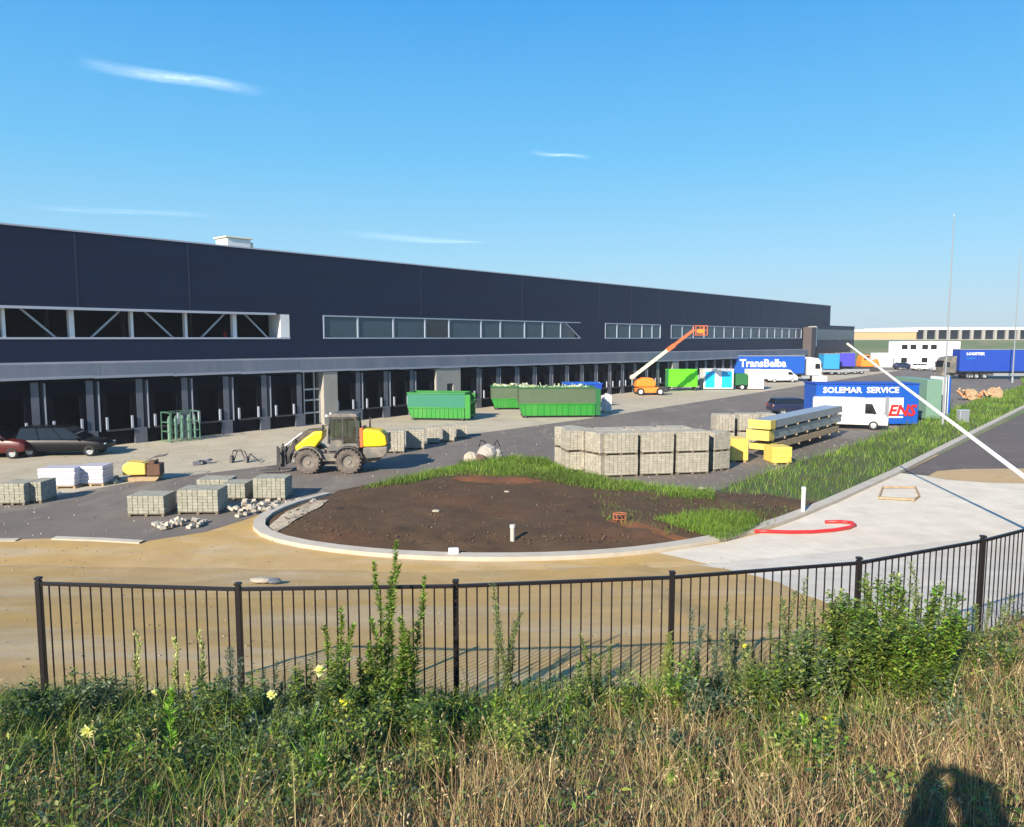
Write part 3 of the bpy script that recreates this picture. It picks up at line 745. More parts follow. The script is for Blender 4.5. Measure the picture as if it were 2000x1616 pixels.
# ------------------------------------------------------------------ wheel loader
def wheel(parent, c, r, w, mt, mr, name='wheel', lug=0, hub=.55):
    m = MB(); m.lathe_y([(r*hub, -w*.42), (r*.72, -w*.5), (r*.93, -w*.48), (r, -w*.3), (r, w*.3), (r*.93, w*.48), (r*.72, w*.5), (r*hub, w*.42)], (0, 0, 0), 28)
    if lug:
        for k in range(lug):
            a = 2*math.pi*k/lug
            for s in (-1, 1):
                Mx = Matrix.Rotation(a+(.12 if s > 0 else 0), 4, 'Y') @ Matrix.Translation((0, s*w*.25, r*.99)) @ Matrix.Rotation(s*.5, 4, 'Z')
                m.box(-.035, .035, -w*.26, w*.26, -.03, .035, Mx)
    o = m.build(name, mt, parent, smooth=not lug); o.location = c
    q = MB(); q.lathe_y([(.001, -w*.30), (r*.2, -w*.32), (r*.24, -w*.22), (r*hub*.8, -w*.2), (r*hub+.01, -w*.40), (r*hub+.01, w*.40), (r*hub*.8, w*.2), (.001, w*.2)], (0, 0, 0), 20)
    q.build('rim', mr, o); return o
lx, ly = G(642, 925); ly += .7
ld = thing('wheel_loader', 'grey and yellow wheel loader with empty pallet forks on the asphalt', 'loader', (lx, ly, .01), R(2))
# local: faces -x, camera side is -y
tr_ = .78
for x in (-1.02, 1.02):
    for s in (-1, 1): wheel(ld, (x, s*tr_, .62), .62, .44, M['tyre'], M['loader_grey'], lug=20)
m = MB(); m.prism([(-.15, .45), (2.3, .5), (2.75, .8), (2.8, 1.05), (-.15, 1.15)], -.45, .45); m.prism([(-1.7, .45), (-.25, .45), (-.25, 1.15), (-1.5, 1.1)], -.38, .38); m.tube((-.2, 0, .4), (-.2, 0, 1.2), .16)
m.box(-1.1, -.94, -.62, .62, .52, .72); m.box(.94, 1.1, -.62, .62, .52, .72); m.build('chassis', M['loader_grey'], ld, .03)
m = MB(); m.prism([(1.75, .72), (2.75, .8), (2.95, 1.05), (2.95, 1.35), (2.6, 1.32), (1.72, 1.3)], -.78, .78); m.build('counterweight', M['loader_grey'], ld, .06, seg=2)
m = MB(); m.prism([(1.62, 1.3), (2.55, 1.33), (2.92, 1.38), (2.86, 1.85), (2.6, 2.12), (1.9, 2.22), (1.62, 2.2)], -.62, .62); m.build('engine_hood', M['yellow'], ld, .10, seg=3)
m = MB(); m.box(1.56, 1.72, -.66, .66, 1.3, 2.28); m.build('hood_divider', M['orangered'], ld, .02)
m = MB(); m.box(2.87, 2.965, -.5, .5, 1.42, 1.95); m.build('grille', M['loader_dark'], ld, .01)
m = MB(); m.tube((1.95, .3, 2.2), (1.95, .3, 2.75), .045); m.build('exhaust_pipe', M['loader_dark'], ld)
for s in (-1, 1):
    for x, mm in ((-1.02, 'loader_grey'), (1.02, 'loader_dark')):
        m = MB(); arc = [(x+.78*math.cos(a), .62+.78*math.sin(a)) for a in np.linspace(R(15), R(165), 9)]; arc2 = [(x+.71*math.cos(a), .62+.71*math.sin(a)) for a in np.linspace(R(165), R(15), 9)]
        m.prism(arc+arc2, *sorted((s*.52, s*1.02))); m.build('mudguard', M[mm], ld, .01)
# cab
m = MB(); m.prism([(-.1, 1.1), (1.5, 1.1), (1.55, 1.5), (.1, 1.5)], -.62, .62); m.prism([(-.02, 1.2), (.7, 1.2), (.7, 1.7), (.02, 1.7)], -.61, .61)
cab = m.build('cab', M['loader_grey'], ld, .03)
m = MB()
for s in (-.62, .62):
    for a, b in (((-.02, s, 1.5), (.08, s, 2.78)), ((.72, s, 1.5), (.72, s, 2.8)), ((1.5, s, 1.4), (1.36, s, 2.8))): m.bar(a, b, .085)
    m.bar((.08, s, 2.78), (1.36, s, 2.80), .08); m.bar((0, s, 1.72), (.72, s, 1.72), .06)
for x, z in ((.08, 2.78), (1.36, 2.8)): m.bar((x, -.62, z), (x, .62, z), .08)
m.bar((1.48, -.62, 1.75), (1.48, .62, 1.75), .06)
m.build('cab_frame', M['loader_dark'], cab)
m = MB(); m.prism([(-.08, 2.82), (1.48, 2.84), (1.42, 2.97), (1.1, 3.03), (.2, 3.02), (-.02, 2.93)], -.7, .7); m.build('cab_roof', M['loader_grey'], cab, .03, seg=2)
gm = bpy.data.materials.new('clear_glass'); gm.use_nodes = True; t_ = gm.node_tree; t_.nodes.clear()
o_ = t_.nodes.new('ShaderNodeOutputMaterial'); tp = t_.nodes.new('ShaderNodeBsdfTransparent'); gl = t_.nodes.new('ShaderNodeBsdfGlossy'); gl.inputs['Roughness'].default_value = .05; tp.inputs['Color'].default_value = (.55, .66, .62, 1)
mx_ = t_.nodes.new('ShaderNodeMixShader'); mx_.inputs[0].default_value = .14; t_.links.new(tp.outputs[0], mx_.inputs[1]); t_.links.new(gl.outputs[0], mx_.inputs[2]); t_.links.new(mx_.outputs[0], o_.inputs['Surface'])
M['clear'] = gm
for s in (-.60, .60):
    m = MB(); m.prism([(.03, 1.76), (.68, 1.76), (.68, 2.73), (.12, 2.73)], s-.008, s+.008); m.build('cab_window', gm, cab)
    m = MB(); m.prism([(.77, 1.55), (1.44, 1.55), (1.33, 2.73), (.77, 2.73)], s-.008, s+.008); m.build('cab_window', gm, cab)
m = MB(); m.bar((.02, 0, 1.75), (.10, 0, 2.72), 1.14, .012); m.build('windscreen', gm, cab)
m = MB(); m.cbox((.95, 0, 1.62), (.5, .5, .14)); m.cbox((1.18, 0, 1.98), (.12, .48, .65), ry=.15); m.build('seat', M['black'], cab, .04, seg=2)
m = MB(); m.tube((.3, 0, 1.5), (.5, 0, 2.0), .035); m.lathe_y([(.17, -.015), (.2, 0), (.17, .015)], (0, 0, 0), 14); m.build('steering_column', M['black'], cab)
m = MB(); m.bar((.05, -.7, 2.5), (-.18, -.95, 2.4), .03); m.cbox((-.2, -.98, 2.32), (.05, .18, .32)); m.build('mirror', M['black'], cab)
for y in (-.5, .5):
    m = MB(); m.cbox((-.1, y, 2.9), (.1, .16, .12)); m.build('headlight', M['white'], cab, .01)
# lift arm with yellow cover, links and fork frame
m = MB(); m.prism([(-.35, 1.75), (-.3, 2.12), (-.75, 2.1), (-1.25, 1.75), (-1.72, 1.35), (-1.70, 1.12), (-1.2, 1.05), (-.75, 1.25)], -.56, .56); m.build('arm_cover', M['yellow'], ld, .09, seg=3)
m = MB()
for s in (-.34, .34):
    m.prism([(-.3, 2.0), (-.4, 2.22), (-1.2, 2.14), (-1.75, 1.75), (-2.2, 1.0), (-2.35, .45), (-2.15, .42), (-2.0, .9), (-1.62, 1.5), (-1.1, 1.85)], s-.06, s+.06)
m.tube((-1.75, -.5, 1.65), (-1.75, .5, 1.65), .08); m.build('lift_arm', M['loader_dark'], ld, .01)
m = MB(); m.tube((-.6, 0, 1.9), (-1.5, 0, 1.95), .07); m.tube((-1.5, 0, 1.95), (-2.35, 0, 1.3), .045); m.tube((-.6, -.3, .8), (-1.6, -.3, 1.35), .06); m.tube((-.6, .3, .8), (-1.6, .3, 1.35), .06); m.build('hydraulic_cylinder', M['steel'], ld)
m = MB()
for z in (.38, .98): m.box(-2.52, -2.40, -.75, .75, z-.05, z+.05)
for y in (-.7, -.25, .25, .7): m.box(-2.5, -2.42, y-.04, y+.04, .4, 1.30)
m.prism([(-2.42, .3), (-2.2, .35), (-2.25, 1.3), (-2.42, 1.0)], -.5, -.38); m.prism([(-2.42, .3), (-2.2, .35), (-2.25, 1.3), (-2.42, 1.0)], .38, .5)
m.build('fork_carriage', M['loader_dark'], ld)
for y in (-.62, .4):
    m = MB(); m.prism([(-2.53, 1.35), (-2.60, 1.38), (-2.62, .25), (-3.45, .16), (-3.45, .13), (-2.5, .14)], y-.07, y+.07); m.build('fork_tine', M['darksteel'], ld)
m = MB(); m.box(-.3, .5, -.78, -.46, .62, 1.0); m.box(-.2, .4, -.8, -.5, .38, .44); m.build('step', M['loader_grey'], ld, .02)

# ------------------------------------------------------------------ roll-off containers
def rolloff(px0, px1, pyb, ptop, rz, label, cols, W_=2.4, extra=None):
    x0, y0 = G(px0, pyb); L = (AT(px1, y0)-x0)/math.cos(rz)*1.0
    h = (pyb-ptop)/FPX*y0
    t = thing('rolloff_container', label, 'container', (x0, y0, .01), rz, 'green roll-off containers')
    z1 = .15+h*.42
    m = MB(); m.prism([(.35, .18), (L-.05, .18), (L-.05, z1), (0, z1)], 0, W_)
    lo = m.build('lower_body', M[cols[0]], t, .01)
    m = MB()
    for i in range(12):
        x = .5+(L-.8)*i/11; m.box(x-.04, x+.04, -.05, -.002, .2, z1-.08)
    m.box(0.02, L, -.07, -.002, z1-.07, z1+.02); m.build('side_rib', M[cols[0]], lo)
    m = MB(); zz = h
    m.box(0, L, 0, .06, z1+.001, zz); m.box(0, L, W_-.06, W_, z1+.001, zz); m.box(0, .06, .06, W_-.06, z1+.001, zz); m.box(L-.06, L, .06, W_-.06, z1+.001, zz)
    m.build('upper_panel', M[cols[1]], t)
    m = MB()
    m.box(-.03, L+.03, -.06, .10, zz+.001, zz+.10); m.box(-.03, L+.03, W_-.10, W_+.06, zz+.001, zz+.10); m.box(-.03, .10, .10, W_-.10, zz+.001, zz+.10); m.box(L-.1, L+.03, .10, W_-.10, zz+.001, zz+.10)
    m.build('top_rim', M[cols[2]], t)
    m = MB()
    for y in (.25, W_-.25): m.box(.3, L+.25, y-.08, y+.08, .02, .18)
    m.box(.5, .7, .2, W_-.2, .02, .17); m.build('skid', M['black'], t)
    m = MB()
    for y in (.1, W_-.1): m.box(L+.002, L+.42, y-.08, y+.08, .2, zz-.05); m.bar((L+.4, y, .25), (L+.4, y, zz-.1), .1)
    m.box(L+.25, L+.4, .18, W_-.18, zz*.62, zz*.72); m.box(L+.25, L+.4, .18, W_-.18, .3, .42)
    for k in range(3): m.box(L+.01, L+.12, .5+k*.6, .62+k*.6, .25, zz-.1)
    m.bar((L+.35, W_/2, zz*.66), (L+.62, W_/2, zz*.66+.25), .08); m.build('hook_frame', M[cols[3]], t)
    m = MB(); [m.tube((x, -.12, .12), (x, .2, .12), .11) for x in (.55, L-.2)]; m.build('roller', M['darksteel'], t)
    return t, L, h
ta, L, h = rolloff(796, 908, 821, 769, R(-8), 'green roll-off container with a teal side sheet, behind the loader', ('green', 'teal', 'green', 'green'))
tb, L2, h2 = rolloff(1014, 1166, 817, 759, R(4), 'largest green roll-off container, filled with rubbish, open hook end to the right', ('green', 'meshgreen', 'dgreen', 'dgreen'))
tc, L3, h3 = rolloff(960, 1040, 801, 757, R(4), 'green roll-off container half hidden behind the largest one', ('green', 'meshgreen', 'dgreen', 'green'))
for tt, LL, hh, lab in ((tb, L2, h2, 'mixed pale rubbish and green netting heaped in the largest green container'), (tc, L3, h3, 'pale rubbish heaped in the half hidden green container')):
    m = MB()
    for k in range(70):
        x = random.uniform(.3, LL-.5); y = random.uniform(.3, 2.1)
        if k % 3: m.cbox((x, y, hh-.05+random.uniform(-.1, .22)), (random.uniform(.1, .6), random.uniform(.1, .4), random.uniform(.03, .2)), random.uniform(0, 3), random.uniform(-.6, .6))
        else: m.bar((x, y, hh-.2), (x+random.uniform(-.3, .3), y+random.uniform(-.3, .3), hh+random.uniform(.1, .42)), .04)
    o = m.build('rubbish', mat('mixed_rubbish', (.30, .36, .18), .8, var=.7, scale=2.2, dirt=(.7, .7, .62), dirt_amt=.9), None)
    o.location = tt.location; o.rotation_euler = tt.rotation_euler; tag(o, lab, 'rubbish', kind='stuff')
# blue open box behind the largest container
t = thing('blue_skip', 'blue open skip standing behind the largest green container', 'skip', (*G(1105, 797), .01), R(4))
m = MB(); m.prism([(.3, .1), (3.2, .1), (3.6, 2.3), (-.1, 2.3)], 0, .06); m.prism([(.3, .1), (3.2, .1), (3.6, 2.3), (-.1, 2.3)], 2.1, 2.16); m.box(.3, 3.2, .06, 2.1, .1, .16); m.build('body', M['blue2'], t)
m = MB(); m.box(-.15, 3.65, -.05, .1, 2.302, 2.42); m.box(-.15, 3.65, 2.05, 2.2, 2.302, 2.42); m.build('rim', M['blue'], t)
t = thing('pallet_of_panels', 'white panels packed upright beside the hook end of the largest green container', 'panels', (*G(1182, 808), .01), R(10))
m = MB(); [m.box(.02+i*.16, .12+i*.16, 0, 1.3, .12, 1.65+random.uniform(-.1, .1)) for i in range(4)]; m.build('panel_pack', M['white'], t, .01)
m = MB(); m.box(-.05, .75, .1, .3, 0, .11); m.box(-.05, .75, 1.0, 1.2, 0, .11); m.build('bearer', M['wood'], t)
t = thing('green_rack', 'dark green wire rack with bottles, standing in front of the loading docks', 'rack', (*G(334, 866), .01), R(50))
m = MB(); Lr, Wr, Hr = 2.0, 1.2, 1.95
for x in (0, .68, 1.34, Lr):
    for y in (0, Wr): m.bar((x, y, 0), (x, y, Hr), .05)
for z in (.1, .7, 1.3, Hr):
    for y in (0, Wr): m.bar((0, y, z), (Lr, y, z), .04)
    for x in (0, Lr): m.bar((x, 0, z), (x, Wr, z), .04)
m.build('rack_frame', mat('rack_green', (.10, .22, .14), .5, var=.2), t)
m = MB()
for k in range(9):
    x = .15+.22*k; m.tube((x, .5+.3*(k % 2), .12), (x, .5+.3*(k % 2), 1.5), .09, .09, 10); m.tube((x, .5+.3*(k % 2), 1.5), (x, .5+.3*(k % 2), 1.7), .06, .03, 8)
m.build('gas_bottles', M['tgreen'], t)

# ------------------------------------------------------------------ vehicles
def car(name, label, cat, loc, rz, L, paint, roofh=1.45, belt=.92, w=.88, style='estate', group=None):
    t = thing(name, label, cat, loc, rz, group)    # faces +x
    if style == 'estate': st = [(-.5, .55, .95), (-.495, .38, 1.0), (-.25, .32, 1.0), (.05, .30, .98), (.25, .30, .96), (.42, .34, .86), (.485, .40, .74), (.5, .5, .62)]
    else: st = [(-.5, .55, 1.05), (-.495, .4, 1.1), (-.2, .35, 1.1), (.1, .33, 1.08), (.3, .33, 1.05), (.42, .36, .98), (.485, .42, .85), (.5, .55, .7)]
    m = MB(); n = len(st); rings = []
    for i, (fx, zb_, zt_) in enumerate(st):
        x = fx*L; ww = w*(1 if 0 < i < n-1 else .93); ww = ww*(.96 if i == n-2 else 1)
        rings.append([(x, -ww*.96, zb_), (x, -ww, (zb_+zt_)/2), (x, -ww*.95, zt_), (x, -ww*.5, zt_+.03), (x, ww*.5, zt_+.03), (x, ww*.95, zt_), (x, ww, (zb_+zt_)/2), (x, ww*.96, zb_)])
    k = 8; vs = [v for r_ in rings for v in r_]
    fs = [(i*k+j, i*k+(j+1) % k, (i+1)*k+(j+1) % k, (i+1)*k+j) for i in range(n-1) for j in range(k)]+[tuple(range(k)), tuple(range((n-1)*k, n*k))[::-1]]
    m.add(vs, fs); m.build('body', M[paint], t, .05, True, 2)
    if style == 'estate': g0, g1, g2, g3 = -.47, -.42, .06, .26
    elif style == 'hatch': g0, g1, g2, g3 = -.46, -.34, .05, .25
    elif style == 'pickup': g0, g1, g2, g3 = -.12, -.08, .10, .24
    zb_ = st[2][2]-.01
    m = MB(); wr = w*.72
    vs = [(g0*L, -w*.9, zb_), (g3*L, -w*.9, zb_), (g2*L, -wr, roofh-.05), (g1*L, -wr, roofh-.05), (g0*L, w*.9, zb_), (g3*L, w*.9, zb_), (g2*L, wr, roofh-.05), (g1*L, wr, roofh-.05)]
    m.add(vs, [(0, 1, 2, 3), (4, 7, 6, 5), (1, 5, 6, 2), (0, 3, 7, 4), (3, 2, 6, 7)]); m.build('glasshouse', M['carglass'], t, .03)
    m = MB(); m.add([(g1*L-.02, -wr-.01, roofh-.06), (g2*L+.03, -wr-.01, roofh-.06), (g2*L+.03, wr+.01, roofh-.06), (g1*L-.02, wr+.01, roofh-.06), (g1*L+.1, -wr+.1, roofh), (g2*L-.15, -wr+.1, roofh), (g2*L-.15, wr-.1, roofh), (g1*L+.1, wr-.1, roofh)], [(0, 1, 5, 4), (1, 2, 6, 5), (2, 3, 7, 6), (3, 0, 4, 7), (4, 5, 6, 7)])
    for s in (-1, 1):
        for f in (.0, .36, .70, 1.0):
            xb = g0*L+(g3-g0)*L*f; xt = g1*L+(g2-g1)*L*f; m.bar((xb, s*w*.905, zb_), (xt, s*(wr+.006), roofh-.05), .06, .03)
    m.build('roof', M[paint], t)
    for x in (-.31*L, .33*L):
        for s in (-1, 1): wheel(t, (x, s*(w-.08), .32), .32, .2, M['ctyre'], M['steel'], hub=.62)
    for s in (-1, 1):
        m = MB(); m.cbox((.488*L, s*w*.72, .68), (.06, .3, .14)); m.build('headlight', M['white'], t, .02)
        m = MB(); m.cbox((-.498*L, s*w*.82, .85), (.05, .14, .22)); m.build('tail_light', M['red'], t, .01)
        m = MB(); m.cbox((g3*L-.25, s*(w+.06), zb_+.05), (.14, .16, .12)); m.build('mirror', M[paint], t, .02)
    if style == 'pickup':
        m = MB(); m.box(-.495*L, -.13*L, -w*.9, -w*.8, 1.11, 1.2); m.box(-.495*L, -.13*L, w*.8, w*.9, 1.11, 1.2); m.build('bed_rail', M['black'], t)
    return t
cx, cy = G(112, 893)
car('parked_car', 'black estate car parked in front of the loading docks, facing right', 'car', (cx, cy+.85, .01), R(6), 5.1, 'carblack', 1.72, style='estate')
cx, cy = G(-34, 899)
car('parked_car', 'dark red car parked behind the black estate, cut by the left edge', 'car', (cx, cy+1.1, .01), R(4), 4.2, 'carred', 1.75, style='hatch')
cx, cy = G(1560, 812)
car('parked_car', 'dark navy car parked behind the grey panel stacks', 'car', (cx, cy+.9, .01), R(3), 4.7, 'carnavy', 1.5, style='estate')
def box_van(name, label, loc, rz, L, hh, paint, w=.95, group=None):
    t = thing(name, label, 'van', loc, rz, group)
    m = MB(); m.prism([(-L/2, .35), (L/2, .35), (L/2, .9), (L/2-.25, 1.15), (L/2-.75, hh-.55), (L/2-1.15, hh-.12), (L/2-1.5, hh), (-L/2+.1, hh), (-L/2, hh-.1)], -w, w); m.build('body', M[paint], t, .07, seg=3)
    q = .012
    for s in (-1, 1): MB().prism([(L/2-.78, 1.2), (L/2-1.6, 1.2), (L/2-1.6, hh-.35), (L/2-1.12, hh-.35)], *sorted((s*(w+q), s*(w-.03)))).build('side_window', M['carglass'], t)
    for s in (-1, 1): MB().box(-L/2+.15, L/2-1.7, s*(w+.012)-.006, s*(w+.012)+.006, .98, 1.0).build('side_trim', M['black'], t)
    MB().box(L/2+.071, L/2+.085, -.26, .26, .42, .53).build('number_plate', M['yfoam'], t)
    m = MB(); m.add([(L/2-.26+.02, -w*.85, 1.2), (L/2-.26+.02, w*.85, 1.2), (L/2-1.08+.02, w*.8, hh-.2), (L/2-1.08+.02, -w*.8, hh-.2)], [(0, 1, 2, 3)]); o = m.build('windscreen', M['carglass'], t); sm = o.modifiers.new('s', 'SOLIDIFY'); sm.thickness = .03; sm.offset = 1
    for x in (-L*.30, L*.31):
        for s in (-1, 1): wheel(t, (x, s*(w-.08), .34), .34, .22, M['ctyre'], M['steel'], hub=.6)
    MB().box(L/2-.02, L/2+.07, -w*.95, w*.95, .32, .62).build('bumper', M['black'], t, .03); MB().box(-L/2-.06, -L/2+.02, -w*.95, w*.95, .32, .55).build('bumper', M['black'], t, .03)
    for s in (-1, 1):
        m = MB(); m.cbox((L/2-.02, s*w*.75, .82), (.12, .28, .2)); m.build('headlight', M['steel'], t, .02)
        m = MB(); m.cbox((L/2-1.0, s*(w+.12), 1.35), (.1, .2, .26)); m.build('mirror', M['black'], t, .02)
    return t
x, y = G(1528, 748)
box_van('white_van', 'white van parked in front of the lettered blue trailer', (x, y+1, .01), R(8), 4.8, 2.0, 'white')
x, y = G(1672, 838)
v = box_van('white_van', 'white van with a black bumper in front of the blue lettered cabin', (x-.3, y+.6, .01), R(-20), 5.2, 2.3, 'white', w=.98)
# distant little cars near the far offices
for i, (px, py, pt, lab, L_) in enumerate(((1800, 724, 'white', 'small white car left of the pair parked below the white site offices', 4.2), (1845, 727, 'white', 'white car at the right of the pair parked below the white site offices', 4.4), (1765, 722, 'carnavy', 'dark car parked left of the white cars below the site offices', 4.3))):
    x, y = G(px, py); car('parked_car', lab, 'car', (x, y, .01), R(random.uniform(-10, 20)), L_, pt, 1.5, style='hatch')

def trailer(label, x, y, rz, L, col, zbot=1.25, ztop=4.0, group=None, faded=None):
    t = thing('truck_trailer', label, 'trailer', (x, y, .01), rz, group)
    m = MB(); m.box(0, L, 0, 2.5, zbot, ztop); b = m.build('box_body', M[col], t, .04)
    m = MB(); m.box(-.02, L+.02, -.03, 2.53, zbot-.16, zbot-.002); m.box(.4, L-.4, .7, .9, zbot-.4, zbot-.17); m.box(.4, L-.4, 1.6, 1.8, zbot-.4, zbot-.17); m.build('chassis', M['black'], t)
    m = MB(); m.box(-.02, L+.02, -.03, .02, ztop+.002, ztop+.1); m.box(-.03, .05, -.03, 2.53, ztop+.002, ztop+.1); m.build('top_rail', M['steel'], t)
    m = MB()
    for k in range(1, 7): m.box(L*k/7-.015, L*k/7+.015, -.02, -.001, zbot, ztop-.02)
    m.build('curtain_strap', M[col], t)
    for k in range(3):
        for yy in (.25, 2.25): wheel(t, (1.6+1.3*k, yy, .52), .52, .3, M['ctyre'], M['steel'])
    m = MB(); m.box(3.6+2, L-3.2, -.0, .05, .55, 1.0); m.build('side_guard', M['steel'], t)
    return t, b
def tractor(parent_name, label, x, y, rz, col):
    t = thing(parent_name, label, 'truck', (x, y, .01), rz)
    m = MB(); m.prism([(0, 1.0), (2.15, 1.0), (2.25, 1.9), (2.05, 3.2), (1.6, 3.65), (.2, 3.85), (0, 3.8)], 0, 2.45); m.build('cab', M[col], t, .08, seg=2)
    m = MB(); m.prism([(2.28, 2.0), (2.09, 3.05), (1.95, 3.05), (2.1, 2.0)], .15, 2.3); m.build('windscreen', M['carglass'], t)
    m = MB(); m.prism([(1.15, 2.0), (2.0, 2.0), (1.85, 2.85), (1.15, 2.85)], -.015, 2.465); m.build('side_window', M['carglass'], t)
    m = MB(); m.box(-3.6, 2.2, .4, 2.05, .75, .98); m.build('chassis', M['black'], t)
    m = MB(); m.box(1.9, 2.4, .0, 2.45, .4, 1.05); m.build('bumper', M[col], t, .05)
    m = MB(); m.box(-.9, .4, -.0, .4, .45, .95); m.build('fuel_tank', M['steel'], t, .05)
    for xx in (1.3, -2.5):
        for yy in (.2, 2.25): wheel(t, (xx, yy, .52), .52, .32, M['ctyre'], M['steel'])
    for yy in (-.25, 2.7):
        m = MB(); m.cbox((2.05, yy, 2.6), (.12, .2, .55)); m.build('mirror', M['black'], t)
    return t
x, y = G(1425, 746); x1, _ = G(1574, 746)
tA, bA = trailer('blue curtain-side trailer with white lettering, hitched to the white truck by the far docks', x, y, 0, AT(1574, y)-x, 'blue')
text_mesh('lettering', 'TransBelba', 1.65, M['white'], bA, (1.5, -.03, 2.85), (R(90), 0, 0), .01, bold=.05, xscale=.98)
tractor('truck', 'white truck cab pulling the lettered blue trailer', AT(1580, y), y, 0, 'white')
x, y = G(1608, 733)
tB, bB = trailer('bright sky-blue trailer beyond the white truck cab', x, y, 0, AT(1642, y)-x, 'lblue', 1.1, 3.9)
tC, bC = trailer('violet-blue trailer beside the sky-blue one by the annex', AT(1643, y+3), y+3, 0, AT(1672, y+3)-AT(1643, y+3), 'purple', 1.5, 4.0)
x, y = G(1873, 741)
tD, bD = trailer('long deep-blue curtain-side trailer with small white lettering, at the right edge', x, y, R(-2), 16.5, 'blue2', 1.3, 4.9)
text_mesh('lettering', 'LOGISTIEK', .62, M['white'], bD, (1.0, -.03, 4.2), (R(90), 0, 0), .01, bold=.02)
text_mesh('lettering', 'transport', .4, M['lblue'], bD, (1.0, -.03, 3.5), (R(90), 0, 0), .01)
t = tractor('truck', 'grey truck cab in front of the long deep-blue trailer', AT(1872, y), y+2.5, R(180), 'loader_grey')

# ------------------------------------------------------------------ boom lift
x, y = G(1270, 773)
bl = thing('boom_lift', 'orange boom lift with its cream and orange arm raised to the right', 'boom lift', (x, y+1.2, .01), R(3))
s = y/FPX
def BP(px, py): return ((px-1270)*s, 0, (773-py)*s)
m = MB(); m.prism([(-1.5, .3), (1.4, .3), (1.5, .7), (1.0, .95), (-1.3, .95), (-1.55, .7)], -1.0, 1.0); m.build('chassis', M['orange'], bl, .05, seg=2)
m = MB(); m.prism([(-1.7, 1.0), (.6, 1.0), (.75, 1.5), (.3, 2.05), (-.8, 2.1), (-1.6, 1.7)], -.9, .9); m.build('turntable', M['orange'], bl, .12, seg=3)
for xx in (-1.2, 1.15):
    for yy in (-1.0, 1.0): wheel(bl, (xx, yy, .45), .45, .35, M['ctyre'], M['white'])
m = MB(); m.box(1.3, 2.3, -.5, .5, .35, 1.0); m.build('counterweight', M['darksteel'], bl, .08)
a, b, c = BP(1237, 738), BP(1315, 678), BP(1358, 645)
m = MB(); m.bar(a, b, .36, .34); m.lump((a[0], 0, a[2]), .35, 1, (1, .8, 1), .02); m.build('lower_arm', M['cream'], bl)
m = MB(); m.bar(b, c, .34, .30); m.bar((b[0]-.6, 0, b[2]-.45), (b[0]+.3, 0, b[2]+.2), .48, .46); m.build('upper_arm', M['orangered'], bl)
m = MB(); d = BP(1372, 654); m.bar(c, d, .14)
m.build('jib', M['steel'], bl)
m = MB(); q = BP(1374, 655)
for yy in (-.6, .6):
    for xx in (-.9, 0, .5): m.bar((q[0]+xx, yy, q[2]), (q[0]+xx, yy, q[2]+1.1), .07)
    for zz in (0, .55, 1.1): m.bar((q[0]-.9, yy, q[2]+zz), (q[0]+.5, yy, q[2]+zz), .07)
for xx in (-.9, .5):
    for zz in (0, .55, 1.1): m.bar((q[0]+xx, -.6, q[2]+zz), (q[0]+xx, .6, q[2]+zz), .07)
m.box(q[0]-.9, q[0]+.5, -.6, .6, q[2]-.06, q[2]); m.build('basket', M['orangered'], bl)
m = MB(); m.cbox((q[0]-.3, -.66, q[2]+.45), (.9, .04, .5)); m.build('basket_panel', M['orange'], bl)

# ------------------------------------------------------------------ site boxes
def boxthing(name, label, cat, px0, px1, pyb, pyt, D, col, corr=True, rz=0, z0=.12, group=None):
    x, y = G(px0, pyb); L = AT(px1, y)-x; h = (pyb-pyt)/FPX*y
    t = thing(name, label, cat, (x, y, .01), rz, group)
    m = MB(); m.box(0, L, 0, D, z0, h); b = m.build('body', M[col], t, .03)
    if corr:
        m = MB(); k = int(L/.3)
        for i in range(k): m.box(.1+(L-.2)*i/k, .1+(L-.2)*i/k+.12, -.035, -.001, z0+.2, h-.15)
        m.build('corrugation', M[col], b)
    m = MB(); [m.box(xx, xx+.2, .2, D-.2, 0, z0-.001) for xx in (.1, L-.3)]; m.build('foot', M['darksteel'], t)
    return t, b, L, h
t, b, L, h = boxthing('site_container', 'vivid green low container by the loading docks', 'container', 1304, 1364, 764, 722, 1.7, 'neon', z0=.55)
m = MB(); m.box(L+.002, L+.12, .1, 1.6, .6, h-.1); m.build('end_door', M['green'], t)
m = MB(); m.prism([(-.3, 0), (.05, 0), (.05, h+.1), (-.3, h-.1)], -.1, .1); m.build('side_post', M['dgreen'], t)
t, b, L, h = boxthing('site_cabin', 'white cabin with two sky-blue doors beside the vivid green container', 'cabin', 1374, 1435, 762, 723, 2.3, 'white', False)
for x0, x1 in ((.2, L*.37), (L*.60, L-.2)):
    m = MB(); m.box(x0, x1, -.05, -.002, .3, h-.2); d = m.build('door', M['cyan'], t, .01)
    m = MB(); m.box(x1-.18, x1-.1, -.09, -.052, 1.2, 1.35); m.build('handle', M['steel'], d)
m = MB(); m.box(-.04, L+.04, -.08, 2.36, h+.002, h+.12); m.build('roof_edge', M['white'], t)
t, b, L, h = boxthing('site_cabin', 'plain white cabin standing in front of the lettered trailer', 'cabin', 1462, 1495, 762, 722, 2.0, 'white', True)
m = MB(); m.box(L*.3, L*.7, -.06, -.04, .3, h-.4); m.build('door', mat('pinkish_panel', (.75, .62, .6), .5), t)
t = thing('compressor', 'dark trailer compressor between the two site cabins', 'compressor', (*G(1437, 762), .01), 0)
m = MB(); m.prism([(0, .6), (1.6, .6), (1.6, 1.9), (1.3, 2.15), (.2, 2.15), (0, 1.9)], 0, 1.4); m.build('housing', M['dgreen'], t, .05); wheel(t, (.8, -.05, .38), .38, .2, M['ctyre'], M['white']); wheel(t, (.8, 1.45, .38), .38, .2, M['ctyre'], M['white'])
